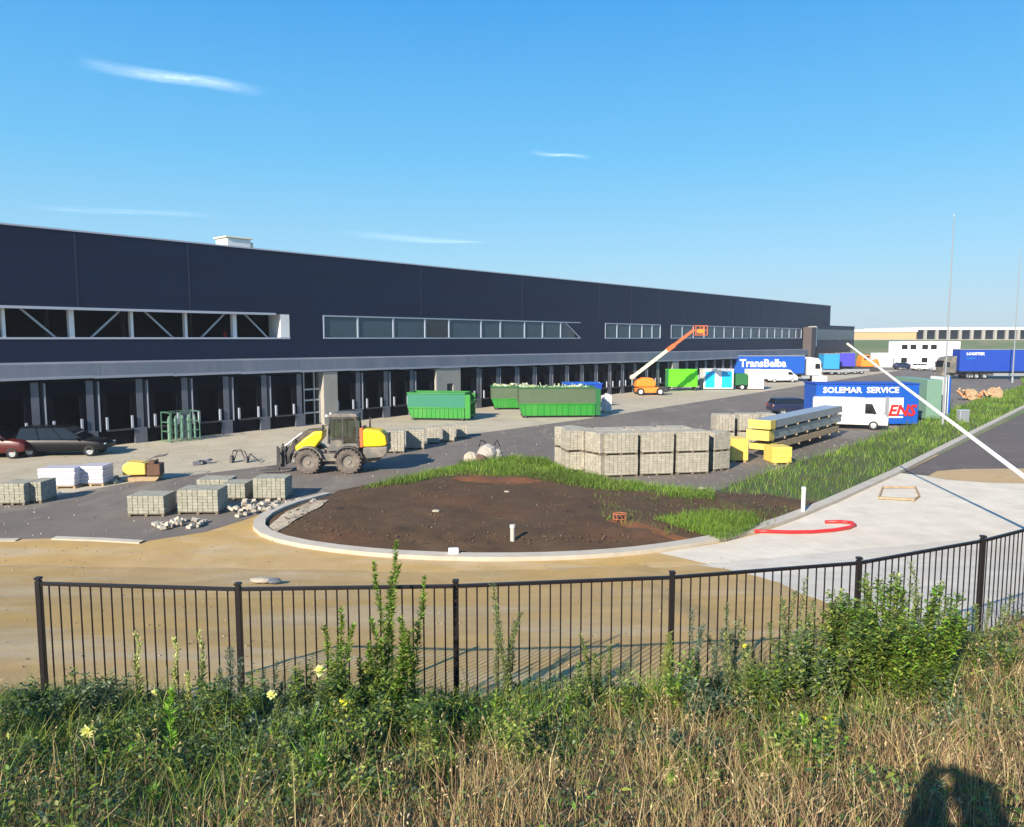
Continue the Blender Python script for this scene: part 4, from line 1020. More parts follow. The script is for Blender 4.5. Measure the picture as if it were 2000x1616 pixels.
m = MB(); m.bar((-.1, .7, .5), (1.7, .7, .5), .2); m.build('drawbar', M['darksteel'], t)
# small white box behind the blue lettered cabin
boxthing('storage_box', 'small white box standing behind the left end of the blue lettered cabin', 'box', 1592, 1619, 765, 735, 1.2, 'white', False)
# blue cabin with white panel and lettering
t, b, L, h = boxthing('lettered_cabin', 'royal blue cabin with a white panel, red and white lettering, behind the grass verge', 'cabin', 1592, 1801, 832, 751, 2.5, 'blue', False)
m = MB(); m.box(.02, L*.85, -.03, -.002, .9, h*.68); pn = m.build('white_panel', M['white'], t)
m = MB(); m.box(L*.67, L*.71, -.05, -.032, .4, h*.70); m.build('panel_post', M['steel'], t)
text_mesh('lettering', 'SOLEMAR  SERVICE', .62, M['white'], b, (.5, -.035, h*.86), (R(90), 0, 0), .008, bold=.018, xscale=1.12)
text_mesh('logo_lettering', 'ENS', 1.2, M['red'], b, (L*.70, -.065, h*.36), (R(90), 0, 0), .01, bold=.04, shear=.25)
m = MB(); m.box(L*.71, L*.85, -.05, -.031, .62, .75); m.build('stripe', M['white'], t)
m = MB(); m.box(-.05, L+.05, -.06, 2.56, h+.002, h+.09); m.build('roof_edge', M['blue2'], t)
t, b, L, h = boxthing('green_container', 'pale green container beside the blue lettered cabin', 'container', 1808, 1846, 822, 742, 5.5, 'tgreen', True)
t, b, L, h = boxthing('blue_cabinet', 'narrow blue and white container right of the pale green one', 'container', 1850, 1863, 817, 737, 2.4, 'blue', False)
m = MB(); m.box(-.30, -.002, 0, 2.4, .12, h); m.build('white_side', M['white'], t)
# site offices
x, y = G(1754, 719); s = y/FPX; L = AT(1877, y)-x
so = thing('site_offices', 'two-storey white site office block far behind the yard', 'site office', (x, y, .01), 0)
for i in range(3):
    for j in range(2):
        Lm = L/3; z0 = .15+j*3.0
        if i == 2 and j == 1: pass
        m = MB(); m.box(i*Lm+.02, (i+1)*Lm-.02, 0, 5, z0, z0+2.93); u = m.build('office_unit', M['white'], so, .04)
        for k in range(1 if j == 0 else 2):
            xx = i*Lm+.6+k*2.0
            if i == 2 and j == 1: break
            m = MB(); m.box(xx, xx+1.35, -.04, -.002, z0+1.1, z0+2.2); m.build('window', M['carglass'], u)
# yellow blocks and long panel bundles
def ypile(px0, px1, pyb, pyt, label, d=1.2):
    x, y = G(px0, pyb); w = AT(px1, y)-x; h = (pyb-pyt)/FPX*y*.95
    t = thing('yellow_block', label, 'block', (x, y, .01), R(4), 'yellow wrapped blocks')
    m = MB(); n = 3
    for k in range(n): m.box(random.uniform(-.01, .01), w+random.uniform(-.01, .01), 0, d, .1+(h-.1)*k/n+.006, .1+(h-.1)*(k+1)/n)
    m.build('wrapped_sheets', M['yfoam'], t, .015); m = MB(); m.box(.1, .25, 0, d, 0, .099); m.box(w-.25, w-.1, 0, d, 0, .099); m.build('bearer', M['wood'], t)
ypile(1428, 1469, 904, 855, 'yellow wrapped block standing alone between the pavers and the panel stacks')
ypile(1508, 1556, 909, 872, 'yellow wrapped block lying lowest in front of the grey panel stacks')
bx, by = G(1500, 897)
dirv = Vector((DX, DY))
def bundle(label, off, s0, z0, L_, w, h, cols, yend=True):
    a = Vector((bx, by))+dirv*s0+Vector((DY, -DX))*off
    t = thing('panel_bundle', label, 'panel bundle', (a.x, a.y, z0), WALLROT, 'long bundles of grey cladding panels with yellow ends')
    m = MB(); n = max(2, int(h/.1))
    for k in range(n): m.box(.02+random.uniform(0, .04), L_-random.uniform(0, .3), 0, w, .1+(h-.1)*k/n+.006, .1+(h-.1)*(k+1)/n)
    m.build('panels', M[cols], t)
    m = MB(); [m.box(k, k+.12, -.05, w+.05, 0, .098) for k in np.arange(.4, L_, 1.9)]; m.build('bearer', M['wood'], t)
    if yend:
        m = MB(); m.box(-.18, .015, -.04, w+.04, .08, h+.03); m.box(-.18, .6, -.05, -.003, .08, h+.03); m.build('end_wrap', M['yfoam'], t, .01)
    return t
M['panelgrey'] = mat('grey_panels', (.38, .39, .41), .35, .3, var=.15, scale=1.5)
bundle('lowest long panel bundle, next to the grass', 0, .6, .35, 12, 1.25, .45, 'wood')
bundle('middle long panel bundle with a yellow end, on top of the lowest one', .0, .1, .95, 13, 1.25, .62, 'panelgrey')
bundle('topmost long shiny grey panel bundle with a cream yellow end', .1, .0, 1.62, 13, 1.2, .55, 'panelgrey')
bundle('low panel bundle behind the tall stack, on the asphalt side', -1.6, 3.0, .02, 9, 1.2, .8, 'panelgrey', False)
bundle('upper panel bundle behind the tall stack, on the asphalt side', -1.6, 3.6, .85, 8.5, 1.2, .6, 'panelgrey', False)

# ------------------------------------------------------------------ little things in the yard
x, y = G(278, 941)
t = thing('plate_compactor', 'small muddy yellow compactor with a dark engine, left of the loader', 'compactor', (x, y+.4, .01), R(8))
m = MB(); m.prism([(-.75, 0), (.55, 0), (.7, .12), (.7, .2), (-.75, .2), (-.9, .12)], -.45, .45); m.build('base_plate', M['wood'], t, .02)
m = MB(); m.prism([(-.95, .3), (.1, .3), (.1, .85), (-.7, .95), (-.95, .75)], -.38, .38); m.build('cover', M['yfoam'], t, .06, seg=2)
m = MB(); m.box(.15, .75, -.35, .35, .25, .8); m.tube((.5, .1, .8), (.5, .1, 1.0), .07); m.box(.2, .5, -.3, .1, .8, .95); m.build('engine', mat('rusty_engine', (.12, .06, .035), .8, var=.4), t, .03)
m = MB(); m.path([(-.2, -.3, .8), (.5, -.3, 1.15), (.95, -.25, 1.2), (.95, .25, 1.2), (.5, .3, 1.15), (-.2, .3, .8)], .025); m.build('handle', M['darksteel'], t)
x, y = G(475, 905)
t = thing('paving_clamp', 'thin steel paving clamp lying on the slab left of the loader', 'clamp', (x, y, .01), R(5))
m = MB(); m.path([(-.7, 0, .05), (-.5, 0, .7), (-.1, 0, .75), (.1, 0, .2), (.4, 0, .5), (.9, 0, .05)], .035); m.path([(-.6, .4, .05), (-.4, .4, .6), (0, .4, .6), (.2, .4, .05)], .03); m.bar((-.5, 0, .68), (-.4, .4, .6), .04); m.bar((.4, 0, .5), (.2, .4, .05), .03); m.build('frame', M['darksteel'], t)
MB().cbox((-.65, .2, .2), (.12, .5, .35)).build('jaw', M['loader_grey'], t); MB().cbox((.15, .2, .16), (.12, .5, .3)).build('jaw', M['loader_grey'], t)
for px, py, lab in ((385, 909, 'flat paving offcut lying on the slab, left of a pair'), (404, 906, 'flat paving offcut lying on the slab, right of a pair')):
    x, y = G(px, py); m = MB(); m.cbox((0, 0, .1), (.42, .3, .16), .4); m.cbox((.1, .1, .2), (.3, .2, .08), 1.1); o = m.build('paving_offcut', M['pier'], None, .01); o.location = (x, y, .01); tag(o, lab, 'offcut', 'paving offcuts on the slab')
# rocks and bag behind the soil bed
x, y = G(948, 908)
t = thing('bulk_bag', 'crumpled whitish bulk bag of rubble behind the soil bed', 'bulk bag', (x+.1, y+.5, .01), .2)
m = MB(); m.lump((0, 0, .5), .50, 3, (1.1, .9, 1.05), .08); m.lump((.5, .1, .42), .38, 3, (.9, .9, 1), .1); m.build('bag', M['bag'], t, smooth=False)
m = MB(); m.path([(-.5, -.2, .95), (-.4, -.2, 1.3), (-.1, -.1, 1.15)], .03); m.path([(.4, .1, .95), (.55, .1, 1.25), (.7, .1, .9)], .03); m.build('strap', M['dock_wall'], t)
for dx, sz, lab in ((-.75, .36, 'pale cream boulder leaning on the bulk bag'), (-.28, .3, 'dark brown lump of roots in front of the bulk bag')):
    m = MB(); m.lump((0, 0, sz*.8), sz, 3, (1.2, .9, 1.1), .12); o = m.build('boulder', M['rock'] if dx < -.5 else mat('root_lump', (.12, .07, .05), .9, var=.5, scale=6, bump=.6), None); o.location = (x+dx, y-.15, .02); tag(o, lab, 'boulder')
# marker posts
x, y = G(1001, 1066)
t = thing('vent_pipe', 'short grey pipe standing upright in the dark soil bed', 'pipe', (x, y, .1), 0)
m = MB(); m.tube((0, 0, -.1), (0, 0, .56), .075, n=16); m.build('tube', mat('grey_pvc', (.48, .45, .40), .5), t); m = MB(); m.tube((0, 0, .5), (0, 0, .6), .092, n=16); m.build('collar', mat('grey_pvc2', (.55, .52, .47), .5), t)
x, y = G(1568, 1006)
t = thing('marker_post', 'white marker post in the grass verge beside the paving kerb', 'post', (x, y, 0), 0)
m = MB(); m.tube((0, 0, 0), (0, 0, 1.02), .075, n=14); m.build('shaft', M['white'], t); m = MB(); m.tube((0, 0, 1.0), (0, 0, 1.10), .095, .08, n=14); m.build('cap', mat('greenish_white', (.62, .7, .55), .5), t)
# kerb stones
m = MB(); m.cbox((0, 0, .09), (.32, .2, .18), .1); o = m.build('white_block', M['white'], None, .02); o.location = (*G(886, 1090), .13); tag(o, 'small white block lying on the curved kerb', 'block')
for px, py, lab, s_ in ((512, 1140, 'pale flat stone lying on the sand just behind the fence', .22), (535, 1141, 'smaller dark slab beside the pale stone on the sand', .2), (852, 1012, 'small pale stone in the middle of the soil bed', .16), (990, 972, 'tiny pale stone at the top of the soil bed', .12), (1371, 958, 'round whitish stone by the tip of the grass verge', .2), (1128, 925, 'flat white board lying in the grass in front of the paver pile', .38)):
    m = MB(); m.lump((0, 0, s_*.3), s_, 2, (1.5 if 'board' in lab or 'flat' in lab else 1, .8, .35), .12); o = m.build('stone', M['rock'] if 'dark' not in lab else M['pier'], None); xx, yy = hit(px, py) if 'sand' in lab else G(px, py)
    o.location = (xx, yy, .22 if 'soil' in lab else sand_z(xx, yy)+.03 if 'sand' in lab else .02 if 'round' in lab else .15); tag(o, lab, 'board' if 'board' in lab else 'stone')
# red hose
m = MB(); pts = [G(*p) for p in [(1470, 1042), (1500, 1041), (1540, 1046), (1590, 1046), (1630, 1040), (1668, 1036), (1680, 1030), (1672, 1024), (1645, 1021), (1612, 1024)]]
pts = smoothline(pts, 2); m.path([(p[0], p[1], .085) for p in pts], .062, 10); o = m.build('red_hose', M['red'], None, smooth=True); tag(o, 'thick red hose lying in a hook on the light paving', 'hose')
# orange stake mark
x, y = G(1210, 1030)
t = thing('orange_netting', 'small ring of orange netting on stakes in the soil bed', 'netting', (x, y, .2), 0); t.scale = (.8, .8, .75)
m = MB()
for k in range(8):
    a = k*math.pi/4; m.path([(.28*math.cos(a), .2*math.sin(a), 0), (.3*math.cos(a+.3), .22*math.sin(a+.3), .2), (.26*math.cos(a), .2*math.sin(a), .42)], .018, 5)
m.path([(.3*math.cos(a), .22*math.sin(a), .4) for a in np.linspace(0, 6.28, 13)], .022, 5); m.path([(.3*math.cos(a), .22*math.sin(a), .15) for a in np.linspace(0, 6.28, 13)], .018, 5)
m.build('net', mat('faded_orange_net', (.42, .13, .06), .7, var=.3), t)
m = MB(); m.bar((.1, 0, 0), (.1, 0, .35), .05); m.bar((-.12, 0, 0), (-.12, 0, .3), .05); m.build('stake', M['dock_wall'], t)
# timber frame on the paving
x, y = G(1757, 980)
t = thing('timber_formwork', 'weathered timber frame lying flat on the light paving', 'frame', (x, y, .02), 0)
m = MB(); c = [G(1716, 976), G(1724, 955), G(1788, 955), G(1796, 972), G(1784, 981)]
cc_ = [(p[0]-x, p[1]-y, .06) for p in c]
for a, b in zip(cc_, cc_[1:]): m.bar(a, b, .06, .07)
m.bar(cc_[0], (cc_[0][0]+1.3, cc_[0][1]-.35, .06), .12, .08); m.build('planks', M['wood'], t)
# utility cabinet, lamp masts
x, y = G(1880, 828)
t = thing('utility_cabinet', 'grey utility cabinet standing in the grass verge', 'cabinet', (x, y, 0), R(10))
m = MB(); m.box(-.42, .42, -.2, .2, .1, 1.05); m.build('housing', M['steel'], t, .02); m = MB(); m.box(-.46, .46, -.24, .24, 1.052, 1.12); m.build('lid', M['trim'], t, .02); m = MB(); m.box(-.40, .40, -.18, .18, 0, .099); m.build('plinth', M['conc'], t)
M['mast'] = mat('pale_grey_mast', (.27, .29, .31), .5, .2, var=.05)
for px, pb, pt, r_, lab in ((1841, 833, 423, .078, 'tall thin pale mast rising from the verge beside the blue lettered cabin'), (1977, 748, 487, .115, 'thin pale mast further away at the right, in front of the deep-blue trailer')):
    x, y = G(px, pb); Z = ZT(px, pt, y)
    t = thing('mast', lab, 'mast', (x, y, 0), 0, 'tall thin masts')
    m = MB(); m.tube((0, 0, 0), (0, 0, Z), r_, r_*.38, 12); m.build('pole', M['mast'], t); m = MB(); m.tube((0, 0, 0), (0, 0, .8), r_*1.35, n=12); m.build('base', M['steel'], t)
    m = MB(); m.tube((0, 0, Z), (0, 0, Z+.18), r_*.6, r_*.2, 10); m.build('tip', M['trim'], t)
# slanting white pole (a raised barrier boom) : from its stand off to the right up to its tip
P1 = Vector((AT(2003, 24.0), 24.0, ZT(2003, 921, 24.0)))
YT = 33.0
P2 = Vector((AT(1664, YT), YT, ZT(1664, 678, YT)))
dd = (P1-P2); P0 = P1+dd*.16
t = thing('slanting_pole', 'long white tapering pole slanting across the road, thin end up to the left', 'pole', (P0.x, P0.y, 0), 0)
m = MB(); m.tube(P0-t.location, P2-Vector(t.location), .078, .036, 14); m.build('boom', M['white'], t)
m = MB(); m.cbox((.1, -.05, P0.z/2+.1), (.45, .45, P0.z+.3)); m.build('stand', M['steel'], t, .03)
m = MB(); e = P2-Vector(t.location); m.tube(e, e-dd.normalized()*.35, .055, .045, 10); m.build('tip', M['cream'], t)
# debris heap by the verge
x, y = G(1910, 782)
t = thing('timber_heap', 'heap of orange-brown timber and cable drums behind the verge', 'heap', (x, y, .01), 0)
m = MB()
for k in range(34): a = random.uniform(-1.9, 2.2); m.bar((a, random.uniform(-.6, .6), random.uniform(.1, .9)), (a+random.uniform(-1.2, 1.2), random.uniform(-.6, .6), random.uniform(.1, 1.5)), random.uniform(.08, .2))
m.build('timber', mat('orange_timber', (.55, .27, .12), .8, var=.35, scale=3, dirt=(.6, .52, .4), dirt_amt=.7), t)
for k, (xx, r_) in enumerate(((-.9, .62), (1.8, .7))):
    q = MB(); q.lathe_y([(.001, -.4), (r_, -.4), (r_, -.32), (r_*.5, -.32), (r_*.5, .32), (r_, .32), (r_, .4), (.001, .4)], (xx, 0, r_), 20); q.build('drum', M['wood'], t)
# orange machine far away
x, y = G(1692, 726)
t = thing('excavator', 'orange excavator parked beside the far trailers', 'excavator', (x, y, .01), 0)
m = MB(); m.prism([(-1.6, 1.0), (1.5, 1.0), (1.5, 2.2), (.3, 2.3), (0, 3.4), (-1.2, 3.4), (-1.6, 2.3)], -1.2, 1.2); m.build('upper_body', M['orange'], t, .1)
m = MB(); m.prism([(-2, .1), (2, .1), (2.2, .5), (2, .9), (-2, .9), (-2.2, .5)], -1.3, -.8); m.prism([(-2, .1), (2, .1), (2.2, .5), (2, .9), (-2, .9), (-2.2, .5)], .8, 1.3); m.box(-1, 1, -.8, .8, .4, 1.0); m.build('track', M['darksteel'], t)
m = MB(); m.bar((.6, 0, 1.6), (2.1, 0, 2.4), .5, .5); m.bar((2.1, 0, 2.4), (2.6, 0, .9), .35); m.build('digger_arm', M['orange'], t)
m = MB(); m.box(-1.1, -.1, -1.23, -1.205, 2.4, 3.2); m.build('window', M['carglass'], t)
boxthing('storage_box', 'white storage container left of the far site offices', 'container', 1711, 1746, 719, 690, 3, 'white', True)

# ------------------------------------------------------------------ far halls
def halld(px0, px1, Y, py_t, py_b, label, mt, openings=0):
    x0, x1 = AT(px0, Y), AT(px1, Y); zt_, zb_ = ZT(px0, py_t, Y), max(0, ZT(px0, py_b, Y))
    t = thing('far_hall', label, 'hall', (x0, Y, 0), 0); L = x1-x0
    m = MB()
    if not openings:
        m.box(0, L, 0, 60, 0, zt_)
        m.build('wall', M[mt], t, .1)
        q = MB(); q.box(-.3, L+.3, -.5, -.01, zt_-1.0, zt_+.3); q.build('roof_edge', M['white'], t)
        q = MB(); k = int(L/14)
        for i in range(k): q.box(i*14+2, i*14+11, -.1, -.005, .5, 2.3)
        q.build('gate', mat('brown_gate', (.25, .13, .09), .7), t)
    else:
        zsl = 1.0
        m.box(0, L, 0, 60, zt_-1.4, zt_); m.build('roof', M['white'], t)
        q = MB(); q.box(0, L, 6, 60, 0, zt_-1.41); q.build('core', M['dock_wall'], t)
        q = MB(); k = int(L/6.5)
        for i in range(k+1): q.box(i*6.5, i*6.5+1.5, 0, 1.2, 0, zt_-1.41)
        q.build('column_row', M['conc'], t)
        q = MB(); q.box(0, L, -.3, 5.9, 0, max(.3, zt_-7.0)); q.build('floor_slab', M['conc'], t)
    return t
halld(1640, 1790, 420, 645, 661, 'long low tan hall on the horizon right of the warehouse', 'tan')
halld(1782, 2400, 430, 639.5, 662, 'long unfinished hall with dark bays between pale columns, on the horizon at the right', 'conc', 1)
m = MB(); xa, xb = AT(1600, 250), 500
m.add([(xa, 225, -.1), (xb, 225, -.1), (xb, 300, 6.1), (xa, 300, 6.1), (xa, 330, 6.1), (xb, 330, 6.1), (xb, 345, -.1), (xa, 345, -.1)], [(0, 1, 2, 3), (3, 2, 5, 4), (4, 5, 6, 7), (0, 3, 4, 7), (1, 6, 5, 2)])
o = m.build('green_embankment', ground_mat('berm_grass', (.10, .15, .045), (.17, .18, .08), (.22, .19, .10), .03, .15, 1, bump=.2, finevar=.2)); tag(o, kind='structure')
m = MB(); m.box(xa, xb, 300, 304, 6.11, 6.4); o = m.build('embankment_road', M['conc']); tag(o, kind='structure')

# ------------------------------------------------------------------ vegetation
def np_mesh(name, V, F, C, m, parent=None):
    """V (n,3) F (k,4) C (n,3) -> one mesh object"""
    me = bpy.data.meshes.new(name); n, k = len(V), len(F)
    me.vertices.add(n); me.vertices.foreach_set('co', V.astype(np.float32).ravel())
    me.loops.add(k*4); me.loops.foreach_set('vertex_index', F.astype(np.int32).ravel())
    me.polygons.add(k); me.polygons.foreach_set('loop_start', np.arange(0, k*4, 4, dtype=np.int32)); me.polygons.foreach_set('loop_total', np.full(k, 4, np.int32))
    me.update(calc_edges=True)
    ca = me.color_attributes.new('Col', 'FLOAT_COLOR', 'POINT')
    ca.data.foreach_set('color', np.concatenate([C, np.ones((n, 1))], 1).astype(np.float32).ravel())
    me.materials.append(m); o = bpy.data.objects.new(name, me); COL.objects.link(o)
    if parent is not None: o.parent = parent
    return o
def blades(base, hgt, wid, lean, col, bend=.35, seed=0):
    """base (n,3) hgt (n) wid (n) lean: max sideways at tip / height ; col (n,3). six verts, two quads"""
    n = len(base); az = rng.uniform(0, 2*np.pi, n); faz = rng.uniform(0, 2*np.pi, n)
    d = np.stack([np.cos(az), np.sin(az), np.zeros(n)], 1); w = np.stack([np.cos(faz), np.sin(faz), np.zeros(n)], 1)
    ln = (lean*rng.uniform(.2, 1, n))[:, None]*hgt[:, None]
    up = np.array([0, 0, 1.0])
    mid = base+up*hgt[:, None]*.55+d*ln*.3; tip = base+up*(hgt*(1-bend*rng.uniform(0, .6, n)))[:, None]+d*ln
    ww = w*wid[:, None]/2
    V = np.stack([base-ww, base+ww, mid+ww*.8, mid-ww*.8, tip+ww*.15, tip-ww*.15], 1).reshape(-1, 3)
    i = np.arange(n)[:, None]*6
    F = np.concatenate([i+np.array([[0, 1, 2, 3]]), i+np.array([[3, 2, 4, 5]])], 0)
    C = np.repeat(col, 6, 0); return V, F, C
def leaves(pos, dirv, length, width, col, droop=.25):
    """one folded diamond per leaf: base, left, tip, right"""
    n = len(pos); d = dirv/np.linalg.norm(dirv, axis=1, keepdims=True)
    side = np.cross(d, np.array([0, 0, 1.0])+rng.normal(0, .35, (n, 3))); side /= np.linalg.norm(side, axis=1, keepdims=True)+1e-9
    L = length[:, None]; Wd = width[:, None]
    tip = pos+d*L; tip[:, 2] -= droop*length
    mid = pos+d*L*.45
    V = np.stack([pos, mid-side*Wd/2, tip, mid+side*Wd/2], 1).reshape(-1, 3)
    F = np.arange(n)[:, None]*4+np.array([[0, 1, 2, 3]]); C = np.repeat(col, 4, 0); return V, F, C
def joinm(parts):
    V, F, C = [], [], []; b = 0
    for v, f, c in parts: V.append(v); F.append(f+b); C.append(c); b += len(v)
    return np.concatenate(V), np.concatenate(F), np.concatenate(C)
def cols(n, cs, jit=.18, w=None):
    cs = np.array(cs); k = rng.choice(len(cs), n, p=w); c = cs[k]*(1+rng.normal(0, jit, (n, 1)))*(1+rng.normal(0, .06, (n, 3))); return np.clip(c, .004, .95)
LM = leaf_mat('foliage', .28); GM = leaf_mat('grass_blade', .22); SM = leaf_mat('straw', .12, .7); FM = leaf_mat('petal', .35, .5)
bank_zv = np.vectorize(bank_z); fenceYv = np.vectorize(fenceY)
def vn(x, y, s, k=0): return (np.sin(x*1.3*s+k)+np.sin(y*1.7*s+k*2.1)+np.sin((x+y)*.9*s+k*.7)+.6*np.sin((x*2.1-y*1.4)*s+k*1.3))/3.6
GREENS = [(.07, .12, .020), (.11, .185, .026), (.16, .235, .036), (.07, .12, .035), (.25, .29, .055)]
BLUEG = [(.060, .105, .048), (.095, .155, .070), (.15, .21, .11), (.22, .27, .16), (.045, .08, .035)]
BRIGHT = [(.19, .38, .03), (.26, .46, .04), (.17, .33, .035)]
STRAW = [(.42, .31, .155), (.33, .235, .115), (.54, .42, .24), (.24, .155, .078), (.17, .10, .055), (.36, .31, .13)]
def bank_pts(n, y0=3.6, rel_max=.35, x0=-11, x1=15):
    x = rng.uniform(x0, x1, n); fy = fenceYv(x); y = y0+(fy+rel_max-y0)*rng.random(n)
    k = np.abs(x) < (y*.72+4.0); x, y = x[k], y[k]; return x, y, bank_zv(x, y)
def dryness(x, y):        # 1 = straw, 0 = green
    d = .50+.5*vn(x, y, .8, 1)+.25*vn(x, y, 2.3, 4)
    d += -.22*((y > 6.7) & (x < 1.2))+.20*((y < 6.4) & (x > -2.0))+.20*(x > .8)*(y < 7.6)-.30*(x < -1.5)-.35*((y > 8.0) & (x < 4.5))+.22*((x > 5) & (y > 7.5))+.12*(y < 6.2)+.3*vn(x, y, 5, 8)
    return np.clip(d, 0, 1)
# dry grass, one mass
x, y, z = bank_pts(215000); d = dryness(x, y); k = rng.random(len(x)) < .10+.50*d
x, y, z, d = x[k], y[k], z[k], d[k]; n = len(x)
h = rng.gamma(5, .050, n)*(.6+.5*d)*(1+.35*vn(x, y, 3, 2)); h *= np.where(y > fenceYv(x)-1.3, .6, 1)
c = cols(n, STRAW, .2, [.22, .22, .12, .18, .14, .12])
o = np_mesh('dry_grass', *blades(np.stack([x, y, z-.03], 1), h, rng.uniform(.003, .0075, n), rng.uniform(.3, 1.1, n), c), SM); tag(o, 'straw coloured dry grass covering the bank in front of the fence', 'grass', kind='stuff')
# seed heads of dry grass
k = (rng.random(n) < .05) & (h > .3); xs, ys, zs, hs_ = x[k], y[k], z[k], h[k]; ns = len(xs)
parts = []
for q in range(10):
    t_ = q/9; dv = rng.normal(0, 1, (ns, 3)); dv[:, 2] = 1.2
    parts.append(leaves(np.stack([xs+.02*np.sin(q), ys, zs+hs_*(1.02+.22*t_)], 1)+rng.normal(0, .012, (ns, 3)), dv, rng.uniform(.02, .045, ns), rng.uniform(.006, .011, ns), cols(ns, STRAW[:3], .15)))
parts.append(blades(np.stack([xs, ys, zs], 1), hs_*1.25, np.full(ns, .004), np.full(ns, .12), cols(ns, STRAW[:2], .1), 0))
o = np_mesh('grass_seed_heads', *joinm(parts), SM); tag(o, 'pale seed heads standing up out of the dry grass', 'grass', kind='stuff')
# green grass
x, y, z = bank_pts(100000); d = dryness(x, y); k = rng.random(len(x)) < .75-.85*d; x, y, z = x[k], y[k], z[k]; n = len(x)
h = rng.gamma(6, .045, n)
o = np_mesh('green_grass', *blades(np.stack([x, y, z-.03], 1), h, rng.uniform(.004, .010, n), rng.uniform(.3, 1.0, n), cols(n, GREENS, .2)), GM); tag(o, 'green grass growing between the weeds on the bank', 'grass', kind='stuff')
# low broad leaves (ground cover)
x, y, z = bank_pts(200000); d = dryness(x, y); k = rng.random(len(x)) < .95-.72*d; x, y, z = x[k], y[k], z[k]; n = len(x)
dv = rng.normal(0, 1, (n, 3)); dv[:, 2] = rng.uniform(.0, 1.4, n)
hh = rng.beta(1.8, 1.3, n)*np.clip(.20+.30*vn(x, y, 2.6, 6)+.16*vn(x, y, 7, 2), .03, .62)*np.where(y > fenceYv(x)-1.0, .75, 1)
o = np_mesh('low_weeds', *leaves(np.stack([x, y, z+np.maximum(hh, .02)], 1), dv, rng.uniform(.03, .085, n), rng.uniform(.012, .030, n), cols(n, GREENS+BLUEG[:3]+[(.16, .19, .06), (.10, .075, .035)], .25)), LM); tag(o, 'low leafy weeds matting the bank', 'weeds', kind='stuff')

# individual weeds
def stems_mesh(paths, r0, col, m, parent, name='stem'):
    parts = []
    for p in paths:
        p = np.array(p); k = len(p); V = []
        for i in range(k):
            r = r0*(1-.75*i/(k-1))
            for a in (0, 2.094, 4.189): V.append(p[i]+np.array([math.cos(a)*r, math.sin(a)*r, 0]))
        F = [(i*3+j, i*3+(j+1) % 3, i*3+3+(j+1) % 3, i*3+3+j) for i in range(k-1) for j in range(3)]
        parts.append((np.array(V), np.array(F), np.repeat(cols(1, [col], .12), len(V), 0)))
    return np_mesh(name, *joinm(parts), m, parent)
def curve_stem(h, lean=.1, k=6, base=(0, 0, 0), az=None):
    az = rng.uniform(0, 6.28) if az is None else az
    t = np.linspace(0, 1, k); w = rng.normal(0, .012, (k, 2)); w[0] = 0
    return np.stack([base[0]+math.cos(az)*lean*h*t**1.6+w[:, 0], base[1]+math.sin(az)*lean*h*t**1.6+w[:, 1], base[2]+h*t], 1)
def sample(path, t):
    k = len(path)-1; i = np.minimum((t*k).astype(int), k-1); f = (t*k-i)[:, None]; return path[i]*(1-f)+path[i+1]*f
